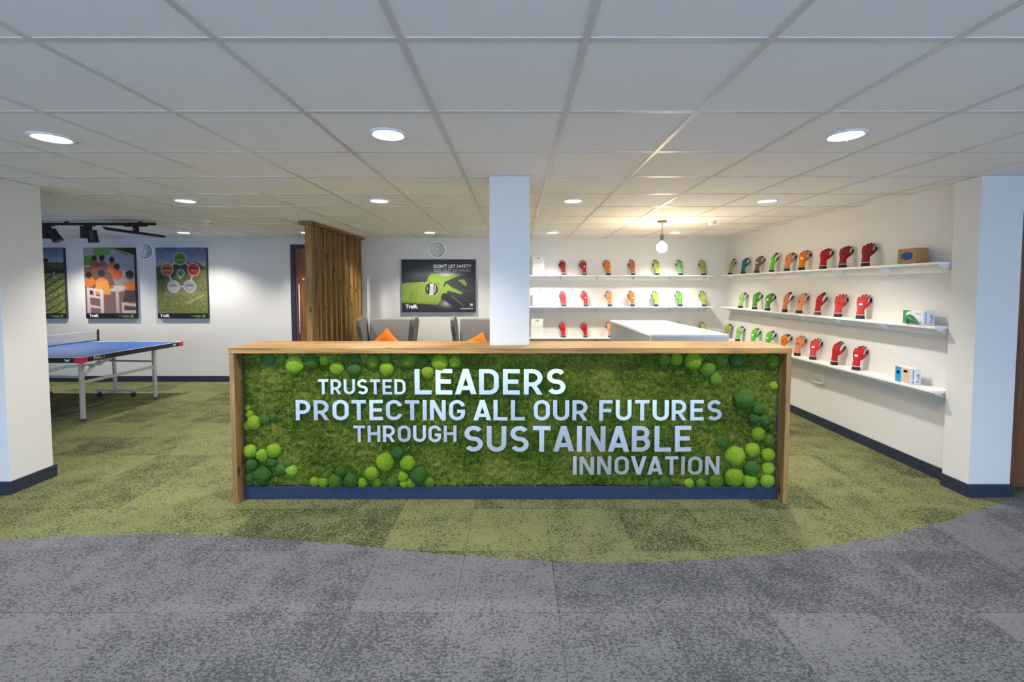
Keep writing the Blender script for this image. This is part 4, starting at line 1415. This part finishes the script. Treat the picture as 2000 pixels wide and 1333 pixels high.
RIGHT_ROWS = [
    [(1424.7, 'olive lime', 'dark', -92), (1449.7, 'teal', None, -70), (1476.5, 'grey olive', 'white', -62), (1505, 'bright green', 'white', -98), (1534.7, 'salmon', 'dark', -72), (1563.3, 'orange', 'white', -58),
     (1604.8, 'red', 'dark', -54), (1642.9, 'dark red', 'dark', -52), (1687, 'dark red', 'dark', -54)],
    [(1446, 'pale green', 'dark', -68), (1473.5, 'green', None, -58), (1499, 'green', 'white', -56), (1532.7, 'salmon', 'dark', -88), (1560.7, 'peach', 'ring', -62), (1597, 'red', 'dark', -90), (1637, 'coral red', 'ring', -46),
     (1680.6, 'coral red', 'white', -52)],
    [(1419, 'olive lime', 'dark', -66), (1442, 'pale green', 'dark', -64), (1472, 'bright green', 'white', -64), (1501, 'bright green', 'white', -72), (1530.6, 'orange', 'ring', -66), (1559.8, 'salmon', 'ring', -54),
     (1590.4, 'coral red', 'white', -52), (1632.8, 'red', 'dark', -86), (1676, 'bright red', 'white', -62)]]
for row, z, items in zip(SROW, SHELF_Z, RIGHT_ROWS):
    for k, (px, colour, badge, ang) in enumerate(items):
        X = RIGHT - 0.095
        p = onX(px, 600, X)
        hs = HANDS['L'][1] if ang < -80 else HANDS['L'][(0, 2)[rg.randrange(2)]]
        glove(colour, badge, (X, p.y, z + 0.0005), math.radians(ang + rg.uniform(-3, 3)), hs, '%s work glove on %s right wall shelf, %s glove from the corner' % (colour, row, ORD[k]),
              'work gloves on the right wall shelves', STAND_G if (row == 'middle' and k == 5) else STAND_M, hem=colour not in ('teal', 'grey olive', 'orange', 'salmon', 'peach'), s=1.0)

# ---- glove boxes at the near end of the right shelves
def glove_box(x0, x1, y0, y1, z, h, mats, label, deco):
    t = thing('glove_box', label, 'box', ((x0 + x1) / 2, (y0 + y1) / 2, z))
    box('carton', (x0, y0, z + 0.0005), (x1, y1, z + h), mats[0], t, bevel=0.001)
    for kind, args in deco:
        m = MB()
        if kind == 'L':                                   # rectangle on the face turned to the left (-X): args y0,y1,z0,z1,material
            a, b, c, d, mt = args
            m.add([(x0 - 0.0006, y1 - (y1 - y0) * a, z + h * c), (x0 - 0.0006, y1 - (y1 - y0) * b, z + h * c), (x0 - 0.0006, y1 - (y1 - y0) * b, z + h * d), (x0 - 0.0006, y1 - (y1 - y0) * a, z + h * d)], [(0, 1, 2, 3)])
        elif kind == 'N':                                 # rectangle on the near face (-Y)
            a, b, c, d, mt = args
            m.add([(x0 + (x1 - x0) * a, y0 - 0.0006, z + h * c), (x0 + (x1 - x0) * b, y0 - 0.0006, z + h * c), (x0 + (x1 - x0) * b, y0 - 0.0006, z + h * d), (x0 + (x1 - x0) * a, y0 - 0.0006, z + h * d)], [(0, 1, 2, 3)])
        elif kind == 'E':                                 # oval on the left face
            a, c, ra, rc, mt, lift = args
            nn = 24
            m.add([(x0 - 0.0008 - lift, y1 - (y1 - y0) * (a + ra * math.cos(2 * math.pi * k / nn)), z + h * (c + rc * math.sin(2 * math.pi * k / nn))) for k in range(nn)], [tuple(range(nn))])
        elif kind == 'T':
            body, a, c, wdt, mt = args
            me = text_mesh(body, 'lettering', width=wdt)
            o = link('lettering', me, mt, t)
            o.location = Vector((x0 + (x1 - x0) * a, y0 - 0.0007, z + h * c)) - origin_of(t)
            if len(body) > 4:
                o.rotation_euler = (0, -math.pi / 2, 0)
            continue
        m.build('print', mt, t)
    return t
KRAFT = plain('kraft_card', rgb(168, 130, 84), 0.8, vary=0.06, scale=60)
KRAFT_G = plain('kraft_green_print', rgb(136, 136, 76), 0.8)
BLUE_N = plain('blue_nitrile', rgb(20, 84, 190), 0.5)
DKB = plain('dark_blue_print', rgb(24, 40, 90), 0.7)
CARD = plain('white_card', (0.80, 0.81, 0.83, 1), 0.6)
GRN = plain('green_print', rgb(58, 152, 92), 0.6)
DGRN = plain('green_nitrile', rgb(28, 122, 78), 0.5)
LBL = plain('blue_print', rgb(44, 150, 206), 0.6)
BEIGE = plain('beige_print', rgb(214, 196, 170), 0.7)
GRYP = plain('pale_grey_print', rgb(196, 198, 204), 0.7)
bx0 = RIGHT - 0.150
def ypx(px):
    return onX(px, 600, bx0).y
t = glove_box(bx0, RIGHT - 0.045, ypx(1784), ypx(1749.6), SHELF_Z[0], 0.128, [KRAFT], 'brown cardboard glove box with blue oval opening on the upper shelf', [
    ('L', (0.02, 0.26, 0.05, 0.95, KRAFT_G)), ('E', (0.53, 0.52, 0.33, 0.25, DKB, 0.0)), ('L', (0.38, 0.85, 0.12, 0.17, PRINT_G)), ('N', (0.55, 0.62, 0.1, 0.9, KRAFT_G))])
yc, zc = ypx(1784) + (ypx(1749.6) - ypx(1784)) * 0.47, SHELF_Z[0] + 0.066
m = MB()
vv = [(bx0 - 0.001 - 0.014 * (1 - (r / 4) ** 2) * (1 + 0.5 * math.sin(3 * a)), yc + 0.044 * (r / 4) * math.cos(a), zc + 0.024 * (r / 4) * math.sin(a)) for r in range(5) for a in [2 * math.pi * k / 20 for k in range(20)]]
m.add(vv, [(r * 20 + k, r * 20 + (k + 1) % 20, (r + 1) * 20 + (k + 1) % 20, (r + 1) * 20 + k) for r in range(4) for k in range(20)], True)
m.build('glove_tuft', BLUE_N, t)
t = glove_box(bx0, RIGHT - 0.055, ypx(1803.6), ypx(1764.6), SHELF_Z[1], 0.118, [CARD], 'white and green glove box with green glove pulled out on the middle shelf', [
    ('L', (0.0, 0.40, 0.02, 0.98, GRN)), ('E', (0.34, 0.62, 0.20, 0.28, CARD, 0.0004)), ('L', (0.62, 0.92, 0.70, 0.82, GRYP)), ('L', (0.86, 0.94, 0.12, 0.24, PRINT_G)), ('N', (0.20, 0.28, 0.1, 0.9, LBL)),
    ('T', ('Traffi', 0.85, 0.12, 0.07, PRINT_K))])
yb, zb2 = ypx(1803.6), SHELF_Z[1]
L2 = ypx(1764.6) - yb
def yy2(u):
    return yb + L2 * (1 - u)
m = MB()
capsule_chain(m, [(bx0 - 0.002, yy2(0.36), zb2 + 0.062), (bx0 - 0.016, yy2(0.42), zb2 + 0.060), (bx0 - 0.024, yy2(0.58), zb2 + 0.045), (bx0 - 0.026, yy2(0.72), zb2 + 0.028)], [0.020, 0.024, 0.022, 0.016])
capsule_chain(m, [(bx0 - 0.018, yy2(0.40), zb2 + 0.050), (bx0 - 0.026, yy2(0.36), zb2 + 0.026), (bx0 - 0.030, yy2(0.42), zb2 + 0.008)], [0.017, 0.013, 0.008])
capsule_chain(m, [(bx0 - 0.024, yy2(0.66), zb2 + 0.036), (bx0 - 0.030, yy2(0.82), zb2 + 0.026), (bx0 - 0.030, yy2(0.94), zb2 + 0.020)], [0.014, 0.010, 0.006])
m.build('pulled_glove', DGRN, t)
glove_box(bx0, RIGHT - 0.060, ypx(1783.5), ypx(1753.7), SHELF_Z[2], 0.135, [CARD], 'white and blue glove box on the lower shelf', [
    ('L', (0.0, 0.40, 0.02, 0.98, LBL)), ('L', (0.40, 0.98, 0.05, 0.97, BEIGE)), ('L', (0.55, 0.80, 0.70, 0.85, LBL)), ('L', (0.10, 0.28, 0.55, 0.72, DKB)), ('N', (0.22, 0.32, 0.3, 0.9, LBL)), ('N', (0.12, 0.36, 0.08, 0.22, PRINT_G)),
    ('T', ('Traffi', 0.86, 0.10, 0.075, PRINT_K))])

# ---- information sheets in clear holders at the left end of the back shelves
ACR = plain('acrylic_edge', (0.72, 0.70, 0.64, 1), 0.25)
for row, z, px0, px1 in zip(SROW, SHELF_Z, (1040, 1040.5, 1037.5), (1063, 1065, 1061)):
    a = onY(px0, 560, BACK - 0.09).x
    b = onY(px1, 560, BACK - 0.09).x
    yq = BACK - 0.10
    t = thing('information_sheet', 'white printed sheet in upright holder on %s back wall shelf' % row, 'sign', ((a + b) / 2, yq, z))
    box('holder', (a, yq, z + 0.0005), (b, yq + 0.004, z + 0.300), ACR, t)
    box('holder_foot', (a, yq - 0.03, z + 0.0005), (b, yq + 0.05, z + 0.0045), ACR, t)
    box('paper', (a + 0.002, yq - 0.001, z + 0.012), (b - 0.002, yq - 0.0002, z + 0.298), plain('paper_white', (0.82, 0.81, 0.80, 1), 0.7), t)
    words(t, 'Traffi.', (a + b) / 2 - 0.03, z + 0.262, yq - 0.0012, PRINT_K, width=0.06, bold=0.03)
    for k in range(6):
        zz = z + 0.22 - 0.032 * k
        w2 = (0.05, 0.075, 0.075, 0.06, 0.075, 0.045)[k]
        box('text_line', ((a + b) / 2 - w2, yq - 0.0016, zz), ((a + b) / 2 + w2, yq - 0.001, zz + 0.004), plain('pale_print', (0.55, 0.53, 0.5, 1), 0.7), t)

# ---- socket on the right wall
sy0, sy1, sz0, sz1 = 4.925, 5.072, 0.470, 0.556
t = thing('wall_socket', 'white double wall socket below the lower right wall shelf', 'socket', (RIGHT, (sy0 + sy1) / 2, sz0))
box('back_box', (RIGHT - 0.030, sy0 + 0.002, sz0 + 0.002), (RIGHT - 0.001, sy1 - 0.002, sz1 - 0.002), WHITE_PL, t)
fp = box('faceplate', (RIGHT - 0.036, sy0, sz0), (RIGHT - 0.030, sy1, sz1), plain('socket_face', (0.66, 0.62, 0.56, 1), 0.4), t, bevel=0.0015)
for yy in (sy0 + 0.045, sy1 - 0.045):
    m = MB()
    m.box((RIGHT - 0.0366, yy - 0.004, sz0 + 0.045), (RIGHT - 0.036, yy + 0.004, sz0 + 0.052))
    for q in (-0.011, 0.011):
        m.box((RIGHT - 0.0366, yy + q - 0.004, sz0 + 0.022), (RIGHT - 0.036, yy + q + 0.004, sz0 + 0.026))
    m.build('pin_holes', BLACK_PL, fp)
    box('switch', (RIGHT - 0.039, yy - 0.006, sz0 + 0.060), (RIGHT - 0.036, yy + 0.006, sz0 + 0.076), WHITE_PL, fp)

# ================================================================== WHITE ISLAND
IX0, IX1, IY0, IY1, IH = 1.285, 2.035, 4.26, 6.13, 1.10
isl = thing('island_counter', 'tall white island counter with grey side behind the reception desk', 'counter', ((IX0 + IX1) / 2, IY0, 0))
GREY_PANEL = plain('island_grey', rgb(150, 154, 156), 0.5)  # sides, back and plinth get a greyer colour than the front
box('worktop', (IX0, IY0, IH - 0.022), (IX1, IY1, IH), WHITE, isl, bevel=0.0015)
box('front_panel', (IX0, IY0 + 0.004, 0.09), (IX1 - 0.002, IY0 + 0.026, IH - 0.022), WHITE, isl, bevel=0.001)
box('side_panel', (IX0 + 0.004, IY0 + 0.027, 0.09), (IX0 + 0.026, IY1 - 0.004, IH - 0.022), GREY_PANEL, isl)
box('side_panel', (IX1 - 0.026, IY0 + 0.027, 0.09), (IX1 - 0.004, IY1 - 0.004, IH - 0.022), GREY_PANEL, isl)
box('back_panel', (IX0 + 0.027, IY1 - 0.03, 0.09), (IX1 - 0.027, IY1 - 0.006, IH - 0.022), GREY_PANEL, isl)
box('plinth', (IX0 + 0.05, IY0 + 0.06, 0.0006), (IX1 - 0.05, IY1 - 0.06, 0.09), GREY_PANEL, isl)

# ================================================================== ARMCHAIRS
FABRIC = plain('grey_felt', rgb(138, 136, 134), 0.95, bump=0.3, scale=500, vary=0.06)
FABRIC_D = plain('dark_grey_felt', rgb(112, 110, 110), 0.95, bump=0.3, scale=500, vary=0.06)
LEG_W = plain('dark_wood_leg', rgb(70, 48, 34), 0.5)
def rounded(name, mb, mat, parent, bev=0.03, lv=1):
    me = mb.mesh(name, None, bevel=bev, seg=3)
    o = bpy.data.objects.new(name, me)
    COL.objects.link(o)
    me2 = subsurf_eval(o, [('SUBSURF', dict(levels=lv, render_levels=lv))])
    me2.name = name
    me2.polygons.foreach_set('use_smooth', [True] * len(me2.polygons))
    return link(name, me2, mat, parent)
def armchair(x, y, label):
    t = thing('armchair', label, 'armchair', (0, 0, 0), 'wing armchairs below the black poster')
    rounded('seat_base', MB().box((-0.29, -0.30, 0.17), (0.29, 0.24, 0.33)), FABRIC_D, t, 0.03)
    rounded('seat_cushion', MB().box((-0.275, -0.33, 0.32), (0.275, 0.14, 0.45)), FABRIC, t, 0.04)
    prof = [(0.10, 0.30), (0.23, 0.30), (0.335, 1.075), (0.245, 1.085)]
    v = [(sx * (0.30 if z < 0.6 else 0.315), yy, z) for sx in (-1, 1) for yy, z in prof]
    rounded('backrest', MB().add(v, [(0, 1, 2, 3), (7, 6, 5, 4), (0, 4, 5, 1), (1, 5, 6, 2), (2, 6, 7, 3), (3, 7, 4, 0)]), FABRIC, t, 0.022)
    for sx in (-1, 1):
        pr = [(-0.33, 0.17), (-0.33, 0.585), (-0.18, 0.62), (-0.02, 0.70), (0.00, 0.82), (-0.045, 0.98), (-0.02, 1.085), (0.10, 1.125), (0.25, 1.12), (0.345, 1.06), (0.24, 0.30), (0.24, 0.17)]
        def xo(z, k):
            w0 = 0.285 + 0.075 * max(0, min(1, (z - 0.55) / 0.5)) + 0.035
            return sx * (w0 + (-0.033 if k == 0 else 0.033) * (1.0 if z < 1.1 else 0.8))
        v = [(xo(z, k), yy, z) for k in (0, 1) for yy, z in pr]
        n = len(pr)
        f = [tuple(range(n)), tuple(range(2 * n - 1, n - 1, -1))] + [(k, k + n, (k + 1) % n + n, (k + 1) % n) for k in range(n)]
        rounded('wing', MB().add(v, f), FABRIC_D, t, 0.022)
    for lx, ly in ((-0.26, -0.27), (0.26, -0.27), (-0.26, 0.2), (0.26, 0.2)):
        MB().tube([(lx * 1.06, ly * 1.06, 0.0006), (lx, ly, 0.18)], [0.013, 0.021], 12).build('leg', LEG_W, t)
    t.location = (x, y, 0)
    return t
armchair(-1.915, 6.50, 'grey wing armchair with orange cushion next to the slat screen')
armchair(-0.545, 6.50, 'grey wing armchair with orange cushion partly hidden by the central column')
ORANGE = plain('orange_cotton', rgb(246, 124, 10), 0.85, bump=0.2, scale=600)
def cushion(loc, roll, lean, label, size=0.38):
    nn = 22
    v, f = [], []
    for side in (1, -1):
        for j in range(nn + 1):
            for i in range(nn + 1):
                a, b = -1 + 2 * i / nn, -1 + 2 * j / nn
                pinch = 1 - 0.07 * (1 - a * a) * abs(b) ** 3
                pinch2 = 1 - 0.07 * (1 - b * b) * abs(a) ** 3
                th = 0.06 * ((1 - a ** 4) * (1 - b ** 4)) ** 0.6
                v.append((a * size / 2 * pinch2, side * -th, b * size / 2 * pinch))
    for s in (0, 1):
        o = s * (nn + 1) ** 2
        for j in range(nn):
            for i in range(nn):
                q = (o + j * (nn + 1) + i, o + j * (nn + 1) + i + 1, o + (j + 1) * (nn + 1) + i + 1, o + (j + 1) * (nn + 1) + i)
                f.append(q if s == 0 else q[::-1])
    rot = Matrix.Rotation(lean, 3, 'X') @ Matrix.Rotation(roll, 3, 'Y')
    v = [rot @ Vector(p) for p in v]
    me = bpy.data.meshes.new('cushion')
    me.from_pydata([tuple(p) for p in v], [], f)
    bm = bmesh.new()
    bm.from_mesh(me)
    bmesh.ops.remove_doubles(bm, verts=bm.verts, dist=0.0005)
    bmesh.ops.recalc_face_normals(bm, faces=bm.faces)
    bm.to_mesh(me)
    bm.free()
    me.polygons.foreach_set('use_smooth', [True] * len(me.polygons))
    o = tag(link('cushion', me, ORANGE), label, 'cushion', 'orange cushions on the armchairs')
    o.location = loc
cushion((-1.915, 6.505, 0.698), math.radians(45), math.radians(-14), 'orange cushion standing on its corner in the armchair by the slat screen')
cushion((-0.57, 6.50, 0.665), math.radians(62), math.radians(-14), 'orange cushion tilted in the armchair beside the central column', 0.35)

# ================================================================== TABLE TENNIS TABLE
TX1, TY0, TY1, TZ = -4.9, 4.99, 6.515, 0.76
TXM, TX0 = TX1 - 1.37, TX1 - 2.74
tt = thing('table_tennis_table', 'blue table tennis table with black edges and red corner guards', 'table', (TXM, (TY0 + TY1) / 2, 0))
BLUE = plain('blue_table_top', rgb(34, 92, 170), 0.45)
TLINE = plain('white_table_line', (0.78, 0.8, 0.85, 1), 0.5)
REDP = plain('red_corner_plastic', rgb(214, 44, 66), 0.5)
for x0, x1 in ((TX0, TXM - 0.002), (TXM + 0.002, TX1)):
    half = box('playing_half', (x0, TY0, TZ - 0.02), (x1, TY1, TZ), BLUE, tt)
    e0, e1 = TZ, TZ + 0.0008
    for lo, hi in (((x0, TY0), (x1, TY0 + 0.02)), ((x0, TY1 - 0.02), (x1, TY1)), ((x0, (TY0 + TY1) / 2 - 0.0015), (x1, (TY0 + TY1) / 2 + 0.0015))):
        box('side_line', (lo[0], lo[1], e0), (hi[0], hi[1], e1), TLINE, half)
    xe = (x0, x0 + 0.02) if x0 == TX0 else (x1 - 0.02, x1)
    box('end_line', (xe[0], TY0 + 0.02, e0), (xe[1], TY1 - 0.02, e1), TLINE, half)
    m = MB()
    m.box((x0, TY0 - 0.004, TZ - 0.058), (x1, TY0 + 0.02, TZ - 0.0015)).box((x0, TY1 - 0.02, TZ - 0.058), (x1, TY1 + 0.004, TZ - 0.0015))
    xq = (x0 - 0.004, x0 + 0.02) if x0 == TX0 else (x1 - 0.02, x1 + 0.004)
    m.box((xq[0], TY0, TZ - 0.058), (xq[1], TY1, TZ - 0.0015))
    m.build('apron', BLACK_PL, half)
    xc = x0 if x0 == TX0 else x1
    s = 1 if x0 == TX0 else -1
    for yc, sy in ((TY0, 1), (TY1, -1)):
        m = MB()
        m.box((min(xc - s * 0.007, xc + s * 0.075), min(yc - sy * 0.007, yc + sy * 0.03), TZ - 0.062), (max(xc - s * 0.007, xc + s * 0.075), max(yc - sy * 0.007, yc + sy * 0.03), TZ - 0.003))
        m.box((min(xc - s * 0.0075, xc + s * 0.03), min(yc - sy * 0.0065, yc + sy * 0.075), TZ - 0.0615), (max(xc - s * 0.0075, xc + s * 0.03), max(yc - sy * 0.0065, yc + sy * 0.075), TZ - 0.0028))
        m.build('corner_guard', REDP, half, bevel=0.002)
    if x0 != TX0:
        good = half
def wing_mark(parent, origin, ux, name='maker_mark'):
    """Small white two-winged mark; ux is the reading direction on the apron."""
    uz = Vector((0, 0, 1))
    shp = [[(0, -0.010), (0.004, 0.004), (0.020, 0.016), (0.030, 0.013), (0.024, -0.004), (0.010, -0.016)], [(0, -0.010), (-0.004, 0.004), (-0.020, 0.016), (-0.030, 0.013), (-0.024, -0.004), (-0.010, -0.016)]]
    m = MB()
    for s in shp:
        m.add([Vector(origin) + Vector(ux) * a + uz * b for a, b in s], [tuple(range(len(s)))])
    m.build(name, PRINT_W, parent)
zm = TZ - 0.030
wing_mark(good, (onY(131, 705, TY0 - 0.005).x, TY0 - 0.0048, zm), (1, 0, 0))
wing_mark(good, (TX1 + 0.0048, 6.36, zm), (0, 1, 0))
me = text_mesh('PULL 1', 'lettering', width=0.13, bold=0.01)
o = link('lettering', me, PRINT_W, good)
o.location = Vector((TX1 + 0.0046, 5.14, TZ - 0.042)) - origin_of(good)
o.rotation_euler = (0, 0, math.pi / 2)
# legs and folding frame
def tube_part(name, pts, r, mat=SILVER, n=10):
    return MB().tube(pts, r, n).build(name, mat, tt)
for sx, xe in ((1, TX1), (-1, TX0)):
    xl = xe - sx * 0.13
    xi = xe - sx * 0.80
    xw = xe - sx * 0.78
    for yl in (TY0 + 0.13, TY1 - 0.36):
        lg = box('leg', (xl - 0.016, yl - 0.020, 0.028), (xl + 0.016, yl + 0.020, TZ - 0.058), SILVER, tt, bevel=0.002)
        MB().lathe((xl, yl, 0.0008), [(0.0, 0.0), (0.024, 0.0), (0.024, 0.014), (0.012, 0.022), (0.012, 0.03)], n=16).build('foot', BLACK_PL, lg)
    ya, yb = TY0 + 0.13, TY1 - 0.36
    box('leg_rail', (xl - 0.010, ya + 0.02, 0.435), (xl + 0.010, yb - 0.02, 0.470), SILVER, tt)
    for yl in (ya, yb + 0.06):
        tube_part('side_rail', [(xl - sx * 0.02, yl, 0.515), (xi, yl, 0.525)], 0.013)
    tube_part('folding_arm', [(xl, ya, 0.50), (xl + sx * 0.02, ya + 0.10, 0.60), (xl + sx * 0.06, ya + 0.20, TZ - 0.05)], 0.012)
    tube_part('curved_arm', [(xi - sx * 0.05, ya + 0.05, 0.46), (xi + sx * 0.12, ya + 0.10, 0.55), (xi + sx * 0.30, ya + 0.2, 0.60), (xl - sx * 0.05, ya + 0.3, 0.615), (xl - sx * 0.02, ya + 0.35, TZ - 0.06)], 0.014)
    tube_part('curved_arm', [(xl - sx * 0.10, ya + 0.18, 0.60), (xi + sx * 0.25, yb - 0.2, 0.59), (xi, yb + 0.05, 0.54)], 0.014)
    yw = 6.26
    box('upright', (xw - 0.016, yw - 0.016, 0.115), (xw + 0.016, yw + 0.016, TZ - 0.02), SILVER, tt, bevel=0.002)
    cb = box('caster_bar', (xw - 0.27, yw - 0.014, 0.085), (xw + 0.27, yw + 0.014, 0.115), SILVER, tt, bevel=0.002)
    for xc in (xw - 0.24, xw + 0.24):
        MB().box((xc - 0.02, yw - 0.018, 0.06), (xc + 0.02, yw + 0.018, 0.086)).build('caster_fork', SILVER, cb)
        MB().lathe((xc + 0.012, yw, 0.0385), [(0.0, -0.011), (0.030, -0.011), (0.0375, -0.007), (0.0375, 0.007), (0.030, 0.011), (0.0, 0.011)], n=24, axis='y').build('caster_wheel', BLACK_PL, cb)
# net and posts
net = thing('table_tennis_net', 'white table tennis net with dark end clamp across the blue table', 'net', (TXM, (TY0 + TY1) / 2, TZ))
NETM = plain('net_cord', (0.62, 0.62, 0.60, 1), 0.8)
y0n, y1n, z0n, z1n = TY0 - 0.14, TY1 + 0.14, TZ + 0.006, TZ + 0.1525
m = MB()
k = 0
yv = y0n
while yv <= y1n:
    m.box((TXM - 0.001, yv - 0.0022, z0n), (TXM + 0.001, yv + 0.0022, z1n))
    yv += 0.0125
zz = z0n
while zz < z1n:
    m.box((TXM - 0.0008, y0n, zz - 0.0020), (TXM + 0.0008, y1n, zz + 0.0020))
    zz += 0.0125
m.build('net_mesh', NETM, net)
box('top_tape', (TXM - 0.002, y0n, z1n - 0.012), (TXM + 0.002, y1n, z1n + 0.002), plain('white_tape', (0.8, 0.8, 0.78, 1), 0.7), net)
box('bottom_cord', (TXM - 0.002, y0n, z0n - 0.003), (TXM + 0.002, y1n, z0n + 0.003), BLACK_PL, net)
POST = plain('dark_green_post', (0.012, 0.04, 0.035, 1), 0.45)
for yp, s in ((y0n, -1), (y1n, 1)):
    box('post', (TXM - 0.014, yp - 0.008, TZ - 0.01), (TXM + 0.014, yp + 0.016, z1n + 0.010), POST, net, bevel=0.003)
    box('clamp', (TXM - 0.035, min(yp, yp - s * 0.19), TZ + 0.001), (TXM + 0.035, max(yp, yp - s * 0.19), TZ + 0.007), POST, net)
